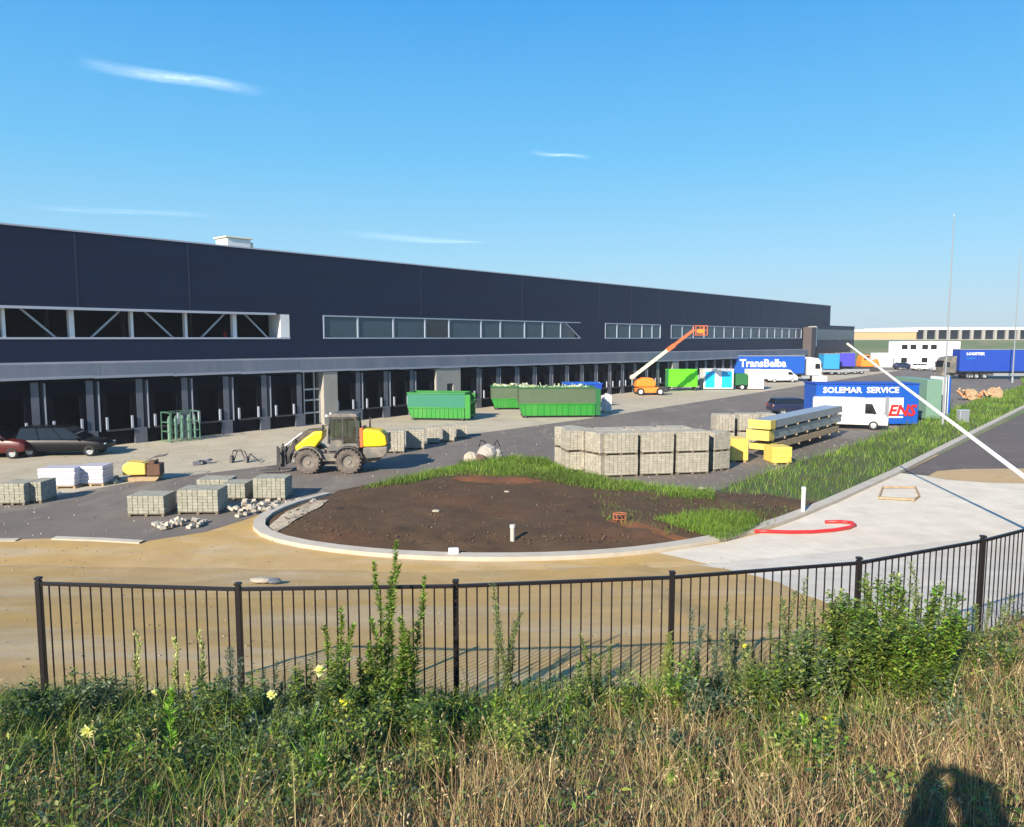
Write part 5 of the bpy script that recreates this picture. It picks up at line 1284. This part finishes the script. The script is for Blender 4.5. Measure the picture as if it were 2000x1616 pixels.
def plant(name, label, cat, X, Y, ztop, kind, group=None, spread=.3, dens=1.0, pal=None, nst=None):
    z0 = bank_z(X, Y)-.03; h = max(.12, ztop-z0)
    t = thing(name, label, cat, (X, Y, z0), rng.uniform(0, 6.28), group)
    if kind == 'spire':            # one tall stem packed with narrow upward leaves
        S = [curve_stem(h, .07, 9)]; S += [curve_stem(h*rng.uniform(.55, .92), .16, 7, (rng.normal(0, .05), rng.normal(0, .05), 0)) for _ in range((nst or 1)-1)]
        parts = []
        for p in S:
            hh = p[-1, 2]; n = int(330*hh*dens); u = rng.random(n)**.8; pos = sample(p, u); a = rng.uniform(0, 6.28, n)
            dv = np.stack([np.cos(a), np.sin(a), .30+.75*u+rng.uniform(-.2, .5, n)], 1)
            parts.append(leaves(pos, dv, rng.uniform(.07, .14, n)*(1.35-u*.8), rng.uniform(.012, .022, n), cols(n, pal or GREENS[1:3]+GREENS[4:]+BRIGHT[:1], .2), .22))
        stems_mesh(S, .007, (.09, .13, .045), LM, t); np_mesh('leaves', *joinm(parts), LM, t)
    elif kind == 'bush':           # many arching stems with oval leaves
        ns = nst or int(16*dens); S = []; parts = []
        for i in range(ns):
            a = rng.uniform(0, 6.28); r = spread*rng.random()**.6*.45
            p = curve_stem(h*rng.uniform(.55, 1), .55*spread/h*rng.uniform(.2, 1), 7, (math.cos(a)*r, math.sin(a)*r, 0), a); S.append(p)
            n = int(170*dens*max(h, .45)); u = .15+.85*rng.random(n)**.7; pos = sample(p, u)+rng.normal(0, .028, (n, 3)); aa = rng.uniform(0, 6.28, n)
            dv = np.stack([np.cos(aa), np.sin(aa), rng.uniform(-.2, 1.1, n)], 1)
            parts.append(leaves(pos, dv, rng.uniform(.035, .075, n), rng.uniform(.014, .032, n), cols(n, pal or GREENS, .25), .2))
        stems_mesh(S, .006, (.07, .09, .04), LM, t, 'stems'); np_mesh('leaves', *joinm(parts), LM, t)
    elif kind == 'lance':          # bright broad-lanceolate leaves at the top of a pale stem
        S = [curve_stem(h, .04, 7)]; n = int(85*dens); u = .30+.70*rng.random(n)**.8; pos = sample(S[0], u); a = rng.uniform(0, 6.28, n)
        dv = np.stack([np.cos(a), np.sin(a), .5+1.0*rng.random(n)], 1)
        stems_mesh(S, .008, (.22, .34, .06), LM, t)
        np_mesh('leaves', *leaves(pos, dv, rng.uniform(.07, .13, n)*(1.2-.5*u), rng.uniform(.014, .024, n), cols(n, pal or BRIGHT, .15), .1), LM, t)
    elif kind == 'primrose':       # spike with buds and pods, pale yellow
        S = [curve_stem(h, .05, 8), curve_stem(h*.8, .10, 8)]; n = int(90*h); u = .1+.6*rng.random(n); pos = sample(S[0], u); a = rng.uniform(0, 6.28, n)
        stems_mesh(S, .008, (.14, .18, .06), LM, t)
        np_mesh('leaves', *leaves(pos, np.stack([np.cos(a), np.sin(a), .7+.5*u], 1), rng.uniform(.05, .10, n), rng.uniform(.012, .02, n), cols(n, GREENS[1:], .2), .15), LM, t)
        n = 200; u = .50+.50*rng.random(n); pos = sample(S[0], u)+rng.normal(0, .010, (n, 3)); a = rng.uniform(0, 6.28, n)
        np_mesh('buds', *leaves(pos, np.stack([np.cos(a), np.sin(a), 1.0+.6*u], 1), rng.uniform(.03, .055, n), rng.uniform(.009, .015, n), cols(n, [(.52, .54, .18), (.68, .66, .28), (.34, .40, .12)], .15), .02), FM, t)
    elif kind == 'fine':           # thin wispy grey-green or yellowish stalks
        ns = nst or 4; S = []; parts = []
        for i in range(ns):
            p = curve_stem(h*rng.uniform(.6, 1), .16, 7, (rng.normal(0, spread*.3), rng.normal(0, spread*.3), 0)); S.append(p)
            n = int(150*h*dens); u = .2+.8*rng.random(n); pos = sample(p, u)+rng.normal(0, .012, (n, 3)); a = rng.uniform(0, 6.28, n)
            parts.append(leaves(pos, np.stack([np.cos(a), np.sin(a), .5+.9*rng.random(n)], 1), rng.uniform(.025, .065, n), rng.uniform(.008, .016, n), cols(n, pal or [(.16, .22, .08), (.28, .31, .10), (.12, .17, .08)], .2), .1))
        stems_mesh(S, .005, (.14, .14, .07), LM, t, 'stems'); np_mesh('leaves', *joinm(parts), LM, t)
    elif kind == 'tuft':           # clump of broad grass blades
        n = int(300*dens); r = np.abs(rng.normal(0, spread*.3, n)); a = rng.uniform(0, 6.28, n)
        b = np.stack([r*np.cos(a), r*np.sin(a), np.zeros(n)], 1)
        np_mesh('blades', *blades(b, h*rng.uniform(.5, 1, n), rng.uniform(.007, .016, n), rng.uniform(.3, 1.0, n), cols(n, pal or BRIGHT+GREENS[2:], .2)), GM, t)
    return t, h
def pp(px, py, Y): return AT(px, Y), Y, ZT(px, py, Y)
def flower(X, Y, Z, r, parent, col):
    parts = []
    for ring, (k, tilt, s) in enumerate(((7, .15, 1.0), (6, .55, .8), (5, 1.2, .6))):
        a = np.arange(k)*2*np.pi/k+ring*.4
        parts.append(leaves(np.tile([X, Y, Z], (k, 1))+0.0, np.stack([np.cos(a), np.sin(a), np.full(k, tilt)], 1), np.full(k, r*s), np.full(k, r*.95*s), cols(k, [col], .05), .05))
    a = np.arange(7)*2*np.pi/7
    parts.append(leaves(np.tile([X, Y-.004, Z], (7, 1)), np.stack([np.cos(a), np.full(7, -.35), np.sin(a)], 1), np.full(7, r), np.full(7, r*.95), cols(7, [col], .05), .0))
    return np_mesh('flower', *joinm(parts), FM, parent)
YEL = (.92, .90, .42); YEL2 = (.92, .84, .10)
# tall stalks in front of the fence
for px, py, Y, nst, lab in (
    (743, 1062, 8.3, 3, 'tallest green leafy weed, its tip rising above the fence rail'),
    (800, 1128, 8.3, 2, 'tall green leafy weed just right of the tallest one'),
    (640, 1188, 8.2, 2, 'green leafy weed left of the tallest one, reaching mid fence'),
    (704, 1262, 8.0, 2, 'shorter leafy weed between the two tall ones, in front of the bars'),
    (765, 1225, 7.9, 2, 'bushy stalk at the foot of the tallest weed')):
    plant('tall_weed', lab, 'weed', *pp(px, py, Y), 'spire', 'tall leafy weeds in front of the fence', nst=nst+1, dens=.8)
for px, py, Y, pal, lab in (
    (986, 1142, 8.5, None, 'thin yellow-green weed stalk reaching the top rail near the middle of the fence'),
    (1162, 1215, 8.4, [(.12, .18, .05), (.26, .28, .07)], 'thin weed stalk right of the diagonal shadow on the block paving'),
    (1316, 1228, 8.2, [(.22, .26, .06), (.30, .32, .08)], 'yellowish weed stalk in front of the fourth fence post'),
    (1362, 1185, 8.2, [(.10, .15, .10), (.16, .2, .14)], 'blue-green weed stalk right of the fourth fence post'),
    (1440, 1170, 8.3, [(.14, .19, .10), (.2, .24, .12)], 'grey-green weed stalk midway between the fourth and fifth posts'),
    (1490, 1225, 8.0, [(.3, .32, .1), (.16, .2, .08)], 'yellow tipped weed stalk left of the large bush'),
    (1560, 1162, 8.2, None, 'wispy weed stalk left of the fifth fence post'),
    (1625, 1142, 8.4, None, 'wispy weed stalk closest to the left of the fifth fence post'),
    (1700, 1105, 8.5, None, 'tall wispy stalk rising just right of the fifth fence post'),
    (1752, 1132, 8.4, None, 'wispy stalk above the large bush, left of its top'),
    (1822, 1100, 8.5, None, 'tallest wispy stalk above the large green bush'),
    (1235, 1300, 7.9, None, 'low wispy weed in front of the middle of the fence'),
    (430, 1270, 8.1, [(.10, .15, .10), (.14, .18, .12)], 'grey-green wispy weed just left of the second fence post'),
    (500, 1300, 8.0, [(.10, .15, .10), (.14, .18, .12)], 'grey-green wispy weed just right of the second fence post'),
    (1970, 1140, 9.2, None, 'wispy weed at the right edge in front of the receding fence')):
    plant('wispy_weed', lab, 'weed', *pp(px, py, Y), 'fine', 'thin wispy weeds in front of the fence', pal=pal, dens=2.0, nst=5)
for px, py, Y, lab in ((1590, 1195, 8.1, 'pale green leafy stalk left of the fifth fence post, beside the large bush'), (1665, 1150, 8.3, 'pale green leafy stalk just left of the fifth fence post'), (1730, 1125, 8.4, 'pale green leafy stalk over the left part of the large bush'), (1785, 1120, 8.4, 'pale green leafy stalk over the middle of the large bush'), (1850, 1135, 8.6, 'pale green leafy stalk over the right part of the large bush'), (1480, 1255, 8.0, 'pale green leafy stalk midway between the fourth and fifth posts'), (1330, 1275, 8.0, 'short pale green stalk just right of the fourth fence post'), (1130, 1290, 8.0, 'short pale green stalk in front of the fence right of the middle')):
    plant('leafy_stalk', lab, 'weed', *pp(px, py, Y), 'spire', 'pale green leafy stalks at the right of the fence', nst=2, dens=.55, pal=[(.22, .31, .08), (.28, .36, .10), (.16, .25, .07), (.34, .38, .16)])
for px, py, Y, lab in ((235, 1236, 8.0, 'pale yellow budding spike, leftmost of the three by the left fence panel'), (306, 1252, 7.8, 'pale yellow budding spike, middle of the three by the left fence panel'), (369, 1240, 8.1, 'pale yellow budding spike, rightmost of the three by the left fence panel'), (335, 1312, 7.7, 'short budding spike below the three pale ones')):
    plant('budding_spike', lab, 'weed', *pp(px, py, Y), 'primrose', 'budding spikes by the left fence panel')
for px, py, Y, r, col, lab in ((118, 1392, 6.6, .085, YEL, 'weed with one round pale yellow flower at the far left'), (571, 1306, 7.2, .072, YEL, 'weed with a big pale yellow flower right of the second post, left of a pair'), (622, 1325, 7.0, .072, YEL2, 'weed with a deep yellow flower, right of a pair'), (522, 1335, 7.4, .06, YEL, 'weed with a small pale flower below the pair of big ones'), (556, 1330, 7.5, .06, YEL, 'weed with slender half-open yellow petals under the pair of big flowers'), (252, 1345, 7.5, .04, YEL, 'weed with a faint small flower under the budding spikes'), (1490, 1240, 8.0, .026, YEL2, 'weed with a tiny yellow flower in front of the bars right of the fourth post'), (1638, 1382, 6.9, .024, YEL2, 'weed with a tiny yellow flower in the dry grass below the large bush')):
    X, Y_, Z = pp(px, py, Y); t, h = plant('flowering_weed', lab, 'flower', X, Y_, Z, 'fine', 'yellow flowering weeds', nst=1, dens=1.5)
    t.rotation_euler = (0, 0, 0)
    st = [c for c in t.children if c.name.startswith('stems')][0].data; top = max(st.vertices, key=lambda v: v.co.z).co
    flower(top.x, top.y, top.z, r, t, col)
# bright lance-leaved plants
for px, py, Y, dn, lab in ((296, 1352, 6.2, 1.4, 'bright green lance-leaved plant on a pale stem, below the budding spikes'), (255, 1545, 5.35, .7, 'small bright yellow-green plant near the bottom left'), (600, 1480, 5.6, .8, 'small bright green plant left of the middle, near the bottom'), (1420, 1520, 5.4, .5, 'small bright yellow-green sprout near the person shadow'), (1330, 1530, 5.3, .8, 'bright leafy sprout at the bottom, right of the middle'), (1600, 1400, 6.5, .6, 'bright sprout in the dry grass below the large bush'), (1115, 1362, 7.6, .6, 'bright leafy sprout right of the bright grass tuft')):
    plant('bright_plant', lab, 'weed', *pp(px, py, Y), 'lance', 'bright green lance-leaved plants', dens=dn)
# bushes
BG = BLUEG; 
bl_ = [(1800, 1150, 8.0, .85, 1.9, GREENS+BRIGHT[:1], 'large rounded green bush in front of the fence at the right'),
 (1715, 1190, 7.9, .65, 1.3, GREENS, 'leafy green bush joined to the left side of the large one'),
 (1610, 1225, 7.7, .6, 1.1, GREENS+BG[2:4], 'mid green bush below the fifth fence post'),
 (1525, 1290, 7.5, .45, 1.0, GREENS, 'low green bush left of the fifth fence post'),
 (1400, 1325, 7.1, .4, 1.2, BG, 'dark blue-green bush with pale leaf undersides, right of the middle'),
 (1345, 1290, 7.6, .35, .9, GREENS+BRIGHT[:1], 'small green bush under the fourth fence post'),
 (1385, 1430, 6.2, .35, 1.0, BG, 'dark bush lower down, right of the middle'),
 (1850, 1290, 7.5, .4, 1.0, GREENS, 'dark green foot of the large bush, at its right side'),
 (1970, 1230, 8.6, .5, 1.0, GREENS+BG[2:3], 'green bush at the right edge of the bank'),
 (1600, 1440, 6.0, .35, .6, GREENS, 'sparse green weed clump in the dry grass at the right'),
 (1930, 1400, 6.6, .4, .7, BG[1:4], 'pale grey-green weed clump near the right edge'),
 (40, 1335, 7.6, .55, 1.3, BG[:3]+GREENS[:2], 'dark green bush at the left edge, beside the first fence post'),
 (135, 1322, 7.9, .45, 1.0, BG[:4], 'dark blue-green weed clump at the foot of the first fence post'),
 (60, 1470, 6.1, .5, 1.3, GREENS[:2]+BG[:2], 'dark leafy bush in the lower left corner'),
 (190, 1400, 6.7, .4, .9, GREENS+BG[2:3], 'green weed clump right of the single yellow flower'),
 (420, 1325, 7.5, .45, 1.0, GREENS+BG[1:3], 'green weed clump below the second fence post, on its left'),
 (470, 1420, 6.7, .45, 1.0, BG, 'blue-green bush left of the middle of the bank'),
 (590, 1315, 7.5, .42, 1.2, GREENS+BG[:2], 'leafy green clump under the pair of yellow flowers'),
 (690, 1285, 7.7, .5, 1.4, GREENS, 'dense green bush at the foot of the tallest weed'),
 (640, 1395, 6.4, .45, 1.2, GREENS, 'dark green bush in the lower left half of the bank'),
 (755, 1370, 6.8, .45, 1.2, GREENS+BG[2:3], 'green bush below the tallest weed'),
 (850, 1370, 7.5, .4, 1.0, GREENS, 'green clump right of the tallest weed, at the foot of the fence'),
 (930, 1372, 7.6, .35, .8, BG[:3]+GREENS[:2], 'small dark clump at the foot of the third fence post'),
 (1170, 1330, 7.8, .35, .8, GREENS, 'small green clump by the foot of the fence, right of the middle'),
 (1250, 1340, 7.6, .3, .7, GREENS, 'small weed clump left of the fourth fence post'),
 (790, 1510, 5.6, .35, .8, GREENS, 'leafy clump at the bottom edge, left of the middle'),
 (350, 1480, 6.0, .4, .8, GREENS+BG[1:3], 'weed clump among dry stems at the lower left'),
 (1080, 1480, 6.2, .25, .4, GREENS, 'small weed clump in the dry grass at the middle bottom'),
 (1000, 1410, 6.8, .35, .8, GREENS[:3], 'dark green weed clump under the bright grass tuft')]
for px, py, Y, sp, dn, pal, lab in bl_:
    plant('weed_bush', lab, 'bush', *pp(px, py, Y), 'bush', 'leafy weed clumps on the bank', spread=sp, dens=dn, pal=pal, nst=int(22*sp/.5))
for px, py, Y, sp, dn, lab in ((1030, 1372, 7.3, .45, 1.6, 'bright green grass tuft in front of the fence middle'), (960, 1400, 7.1, .35, 1.0, 'small bright grass tuft left of the larger one'), (1585, 1420, 6.3, .5, 1.1, 'yellow-green grass tuft in the dry grass at the right'), (870, 1470, 6.1, .35, .8, 'green grass tuft in the lower middle'), (1290, 1300, 8.0, .3, .8, 'grass tuft beside the fourth fence post')):
    plant('grass_tuft', lab, 'grass tuft', *pp(px, py, Y), 'tuft', 'bright grass tufts on the bank', spread=sp, dens=dn)
for k in range(46):
    px = random.uniform(10, 1500) if k < 34 else random.uniform(1450, 1950); Yw = random.uniform(5.3, 8.2)
    X = AT(px, Yw); zz = bank_z(X, Yw)
    kd = random.choice(['bush', 'bush', 'lance', 'tuft', 'fine', 'bush'])
    plant('small_weed', 'small leafy weed standing among the grass of the bank', 'weed', X, Yw, zz+random.uniform(.25, .5), kd, 'small weeds scattered over the bank', spread=random.uniform(.2, .38), dens=random.uniform(.5, .9), nst=8 if kd == 'bush' else None, pal=random.choice([GREENS, GREENS[2:]+BRIGHT[:1], BLUEG, [(.22, .30, .05), (.30, .34, .07), (.14, .2, .04)]]))
# dead stalks
for px, py, Y, lab in ((95, 1450, 6.0, 'bare dead stalk at the lower left, leftmost'), (160, 1430, 6.1, 'bare dead stalk at the lower left, rightmost'), (1480, 1480, 5.6, 'long bare straw stem leaning across the dry grass at the right'), (1180, 1340, 7.4, 'dead straw stalk by the shadow line near the middle')):
    X, Y_, Z = pp(px, py, Y); z0 = bank_z(X, Y_)-.03; t = thing('dead_stalk', lab, 'stalk', (X, Y_, z0), 0, 'bare dead stalks')
    p = curve_stem(max(.3, Z-z0), .35, 7); stems_mesh([p], .009, (.45, .33, .2), SM, t)
    stems_mesh([curve_stem(.2, .6, 4, p[3]), curve_stem(.16, .7, 4, p[4])], .005, (.45, .33, .2), SM, t, 'twig')

# grass on the verge and round the soil bed
def poly_pts(poly, n):
    P = np.array(poly); x0, y0 = P.min(0); x1, y1 = P.max(0); x = rng.uniform(x0, x1, n); y = rng.uniform(y0, y1, n)
    c = np.zeros(n, bool); j = len(P)-1
    for i in range(len(P)):
        xi, yi = P[i]; xj, yj = P[j]
        with np.errstate(divide='ignore', invalid='ignore'):
            c ^= ((yi > y) != (yj > y)) & (x < (xj-xi)*(y-yi)/(yj-yi)+xi)
        j = i
    return x[c], y[c]
VG = [(.10, .21, .018), (.14, .27, .024), (.19, .32, .034), (.08, .16, .016), (.26, .34, .06)]
def grass_area(name, poly, n, hm, wid, label, pal=VG, z=.05, pw=None):
    x, y = poly_pts(poly, n); n = len(x); f = .6+.4*vn(x, y, 1.1, 3)+.25*vn(x, y, 3.1, 5)
    k = rng.random(n) < np.clip(f+.45, .2, 1); x, y, f = x[k], y[k], f[k]; n = len(x)
    h = hm*rng.uniform(.45, 1.2, n)*np.clip(f+.35, .35, 1.5); w = wid*np.clip(y/35, .7, 3)*rng.uniform(.6, 1.3, n)
    o = np_mesh(name, *blades(np.stack([x, y, np.full(n, z)], 1), h, w, rng.uniform(.3, 1.1, n), cols(n, pal, .2)*np.clip(.8+.35*vn(x, y, .7, 9), .5, 1.3)[:, None]), GM)
    return tag(o, label, 'grass', kind='stuff')
grass_area('verge_grass', verge_poly, 260000, .52, .022, 'tall green grass of the verge between the yard and the paving kerb')
band = [G(*p) for p in [(700, 962), (760, 948), (850, 925), (915, 908), (1000, 900), (1062, 903), (1110, 925), (1200, 945), (1300, 958), (1395, 965), (1395, 990), (1330, 985), (1240, 972), (1160, 966), (1100, 957), (1040, 945), (960, 940), (900, 937), (850, 943), (780, 957)]]
grass_area('border_grass', band, 52000, .42, .022, 'ragged green grass along the back of the soil bed', z=.06)
patch = [G(*p) for p in [(1275, 1030), (1310, 1018), (1400, 1012), (1470, 1018), (1485, 1035), (1455, 1050), (1410, 1064), (1380, 1056), (1340, 1042)]]
grass_area('patch_grass', patch, 9000, .34, .018, 'small patch of green weeds in the right part of the soil bed', z=.12)
sc_ = [G(*p) for p in [(1150, 975), (1400, 990), (1560, 1000), (1500, 1035), (1300, 1055), (1180, 1030)]]
grass_area('sprout_grass', sc_, 2500, .22, .016, 'thin sprouting weeds scattered on the reddish soil', pal=VG+[(.25, .16, .08)], z=.16)

# pebbles and crumbs of soil strewn over the sand and paving
def pebbles(name, n, xr, yr, zf, cs, smin, smax, label, keep):
    m = MB(); k = 0
    V, F, C = [], [], []
    while k < n:
        x = random.uniform(*xr); y = random.uniform(*yr)
        if not keep(x, y): continue
        s = smin+(smax-smin)*random.random()**3; z = zf(x, y); a = random.uniform(0, 3); b0 = len(V)
        for q in range(4):
            t_ = a+q*1.571+random.uniform(-.3, .3); V.append((x+s*math.cos(t_), y+s*math.sin(t_), z-.01))
        for q in range(4):
            t_ = a+q*1.571+random.uniform(-.3, .3); V.append((x+.6*s*math.cos(t_), y+.6*s*math.sin(t_), z+s*random.uniform(.5, .9)))
        F += [(b0, b0+1, b0+5, b0+4), (b0+1, b0+2, b0+6, b0+5), (b0+2, b0+3, b0+7, b0+6), (b0+3, b0, b0+4, b0+7), (b0+4, b0+5, b0+6, b0+7)]
        c = cs[random.randrange(len(cs))]; kk = random.uniform(.8, 1.2); C += [[v*kk for v in c]]*8; k += 1
    o = np_mesh(name, np.array(V), np.array(F), np.array(C), SM); tag(o, label, 'gravel', kind='stuff')
pebbles('sand_pebbles', 2600, (-20, 14), (10, 26), lambda x, y: max(.01, sand_z(x, y)), [(.32, .24, .14), (.25, .19, .12), (.38, .30, .19)], .006, .032, 'small pebbles and crumbs strewn over the sand', lambda x, y: not in_poly(x, y, isl_in) and y > fenceY(x)+.5 and (x < 7))
pebbles('soil_clods', 3000, (-9, 12), (22.8, 38), lambda x, y: .10+.12*min(1, 1), [(.09, .055, .03), (.11, .07, .04), (.07, .042, .025), (.15, .11, .07)], 0.012, .05, 'clods and stones lying on the dark soil bed', lambda x, y: in_poly(x, y, island) and seg_dist((x, y), isl_c) > .7)
pebbles('yard_grit', 2600, (-26, 22), (26, 62), lambda x, y: .014, [(.3, .27, .22), (.2, .17, .14), (.42, .38, .3)], .012, .06, 'grit and crumbs on the asphalt of the yard', lambda x, y: not in_poly(x, y, island) and not in_poly(x, y, verge_poly) and in_poly(x, y, yard))

# ------------------------------------------------------------------ thin high clouds
def cloud(label, c0, c1, alt, wid, amt, seed, sharp=(.42, .75)):
    def hit(px, py):
        r = ray(px, py); t = (alt-H)/r[2]; return Vector((r[0]*t, r[1]*t, alt))
    a, b = hit(*c0), hit(*c1); mid = (a+b)/2; L = (b-a).length; ang = math.atan2((b-a).y, (b-a).x)
    m, t, bs = nt('cloud_'+str(seed)); t.nodes.remove(bs)
    out = [n for n in t.nodes if n.type == 'OUTPUT_MATERIAL'][0]
    co = N(t, 'ShaderNodeTexCoord').outputs['Generated']
    sep = N(t, 'ShaderNodeSeparateXYZ'); t.links.new(co, sep.inputs[0])
    def edge(s, p): # 1 in the middle, 0 at the ends
        q = mathn(t, 'ABSOLUTE', mathn(t, 'SUBTRACT', s, .5)); q = mathn(t, 'MULTIPLY', q, 2.0); return mathn(t, 'SUBTRACT', 1.0, mathn(t, 'POWER', q, p))
    e = mathn(t, 'MULTIPLY', edge(sep.outputs[0], 1.6), edge(sep.outputs[1], 1.1))
    mp = scaled(t, co, 3.0, 1.4, 1); nn = N(t, 'ShaderNodeTexNoise', Scale=2.2, Detail=7, Roughness=.6, Distortion=.6); nn.noise_dimensions = '4D'; nn.inputs['W'].default_value = seed; t.links.new(mp, nn.inputs['Vector'])
    al = mathn(t, 'MULTIPLY', mathn(t, 'MULTIPLY', ramp(t, nn.outputs['Fac'], *sharp), e), amt)
    tp = t.nodes.new('ShaderNodeBsdfTransparent'); df = t.nodes.new('ShaderNodeBsdfTranslucent'); d2 = t.nodes.new('ShaderNodeBsdfDiffuse'); df.inputs['Color'].default_value = (1, 1, 1, 1); d2.inputs['Color'].default_value = (1, 1, 1, 1)
    ad = t.nodes.new('ShaderNodeAddShader'); t.links.new(df.outputs[0], ad.inputs[0]); t.links.new(d2.outputs[0], ad.inputs[1])
    mx = t.nodes.new('ShaderNodeMixShader'); t.links.new(al, mx.inputs[0]); t.links.new(tp.outputs[0], mx.inputs[1]); t.links.new(ad.outputs[0], mx.inputs[2]); t.links.new(mx.outputs[0], out.inputs['Surface'])
    bm = bmesh.new(); bmesh.ops.create_grid(bm, x_segments=24, y_segments=10, size=.5)
    for v in bm.verts: v.co.x *= L*1.1; v.co.y *= wid; v.co.z = 25*math.sin(v.co.x/L*5)
    me = bpy.data.meshes.new('cloud'); bm.to_mesh(me); bm.free(); me.materials.append(m)
    o = bpy.data.objects.new('cloud', me); COL.objects.link(o); o.location = mid; o.rotation_euler = (0, 0, ang)
    tag(o, label, 'cloud')
cloud('brightest thin white streak of cloud at the upper left', (165, 118), (505, 184), 2500, 460, .62, 3.3, (.05, 1.0))
cloud('small faint wisp of cloud above the middle of the warehouse', (1040, 294), (1150, 312), 2500, 260, .5, 7.1, (.15, .95))
cloud('long pale veil of cloud low above the warehouse roof', (690, 455), (1230, 505), 2500, 1500, .40, 11.7, (.10, .9))
cloud('faint veil of cloud low at the left, above the warehouse', (60, 402), (420, 425), 2500, 900, .2, 5.2, (.25, .8))

# ------------------------------------------------------------------ the photographer, seen in the photo only as a shadow
gx, gy = -.04, -.34; gz = bank_z(gx, gy)
ph = thing('person', 'person in a dark jacket on the bank, arms raised with a phone', 'person', (gx, gy, gz))
top = H+.12-gz; hs1 = top/1.72
def skin_body():
    J = {'pelvis': (0, 0, .93), 'belly': (0, .01, 1.08), 'chest': (0, .0, 1.28), 'neck': (0, -.01, 1.45), 'head0': (0, .02, 1.54), 'head1': (0, .03, 1.63), 'head2': (0, .01, 1.70)}
    Rr = {'pelvis': .15, 'belly': .135, 'chest': .155, 'neck': .058, 'head0': .072, 'head1': .085, 'head2': .06}
    E_ = [('pelvis', 'belly'), ('belly', 'chest'), ('chest', 'neck'), ('neck', 'head0'), ('head0', 'head1'), ('head1', 'head2')]
    for s, n in ((-1, 'l'), (1, 'r')):
        J.update({n+'hip': (s*.10, 0, .88), n+'knee': (s*.12, .03, .49), n+'ank': (s*.13, 0, .09), n+'toe': (s*.15, .16, .04), n+'sh': (s*.19, 0, 1.38), n+'el': (s*.24, .10, 1.27), n+'wr': (s*.11, .22, 1.55)})
        Rr.update({n+'hip': .10, n+'knee': .06, n+'ank': .045, n+'toe': .04, n+'sh': .13, n+'el': .125, n+'wr': .115})
        E_ += [('pelvis', n+'hip'), (n+'hip', n+'knee'), (n+'knee', n+'ank'), (n+'ank', n+'toe'), ('chest', n+'sh'), (n+'sh', n+'el'), (n+'el', n+'wr')]
        base = Vector(J[n+'wr']); J[n+'palm'] = (s*.10, .315, 1.62); Rr[n+'palm'] = .030; E_.append((n+'wr', n+'palm'))
        for k in range(4):
            a = (s*(.098-.0), .385+.006*k, 1.635+.0*k+(.010*(1.5-k))); b_ = (s*.075, .395, 1.655-.018*k); c_ = (s*.055, .325, 1.655-.018*k)
            J[f'{n}f{k}a'] = (s*.09, .332, 1.655-.018*k); J[f'{n}f{k}b'] = c_; Rr[f'{n}f{k}a'] = .009; Rr[f'{n}f{k}b'] = .007
            E_ += [(n+'palm', f'{n}f{k}a'), (f'{n}f{k}a', f'{n}f{k}b')]
        J[n+'th'] = (s*.065, .295, 1.60); Rr[n+'th'] = .010; E_.append((n+'palm', n+'th'))
    ks = list(J); me = bpy.data.meshes.new('body'); me.from_pydata([Vector(J[k])*hs1 for k in ks], [(ks.index(a), ks.index(b)) for a, b in E_], [])
    o = bpy.data.objects.new('body', me); COL.objects.link(o); o.parent = ph
    o.modifiers.new('skin', 'SKIN'); 
    if not me.skin_vertices: 
        bpy.context.view_layer.objects.active = o
    sv = me.skin_vertices[0].data
    for i, k in enumerate(ks): sv[i].radius = (Rr[k]*hs1*(1.25 if k in ('pelvis', 'belly', 'chest') else 1), Rr[k]*hs1); sv[i].use_root = (k == 'pelvis')
    ss = o.modifiers.new('sub', 'SUBSURF'); ss.levels = 2; ss.render_levels = 2
    dm = M['jacket']; me.materials.append(dm); return o
try: skin_body()
except Exception as ex: print('skin', ex)
m = MB(); m.lump((0, -.02, 1.665*hs1), .128*hs1, 3, (1.0, 1.05, .95), .01); m.build('hair', M['hair'], ph, smooth=True)
m = MB(); m.box(-.075, .075, .325, .334, 1.60*hs1, 1.675*hs1); o = m.build('phone', M['black'], None, .002); o.location = ph.location; tag(o, 'black phone held up in both hands by the person', 'phone')

# ------------------------------------------------------------------ thin haze
hz = MB(); hz.box(-700, 900, -60, 900, -1.2, 34); hm = bpy.data.materials.new('haze'); hm.use_nodes = True; t_ = hm.node_tree; t_.nodes.clear()
o_ = t_.nodes.new('ShaderNodeOutputMaterial'); pv = t_.nodes.new('ShaderNodeVolumePrincipled'); pv.inputs['Color'].default_value = (.80, .90, 1, 1); pv.inputs['Density'].default_value = HAZE; pv.inputs['Anisotropy'].default_value = 0
t_.links.new(pv.outputs[0], o_.inputs['Volume'])
o = hz.build('haze', hm); tag(o, 'thin pale haze over the yard', 'haze', kind='stuff')
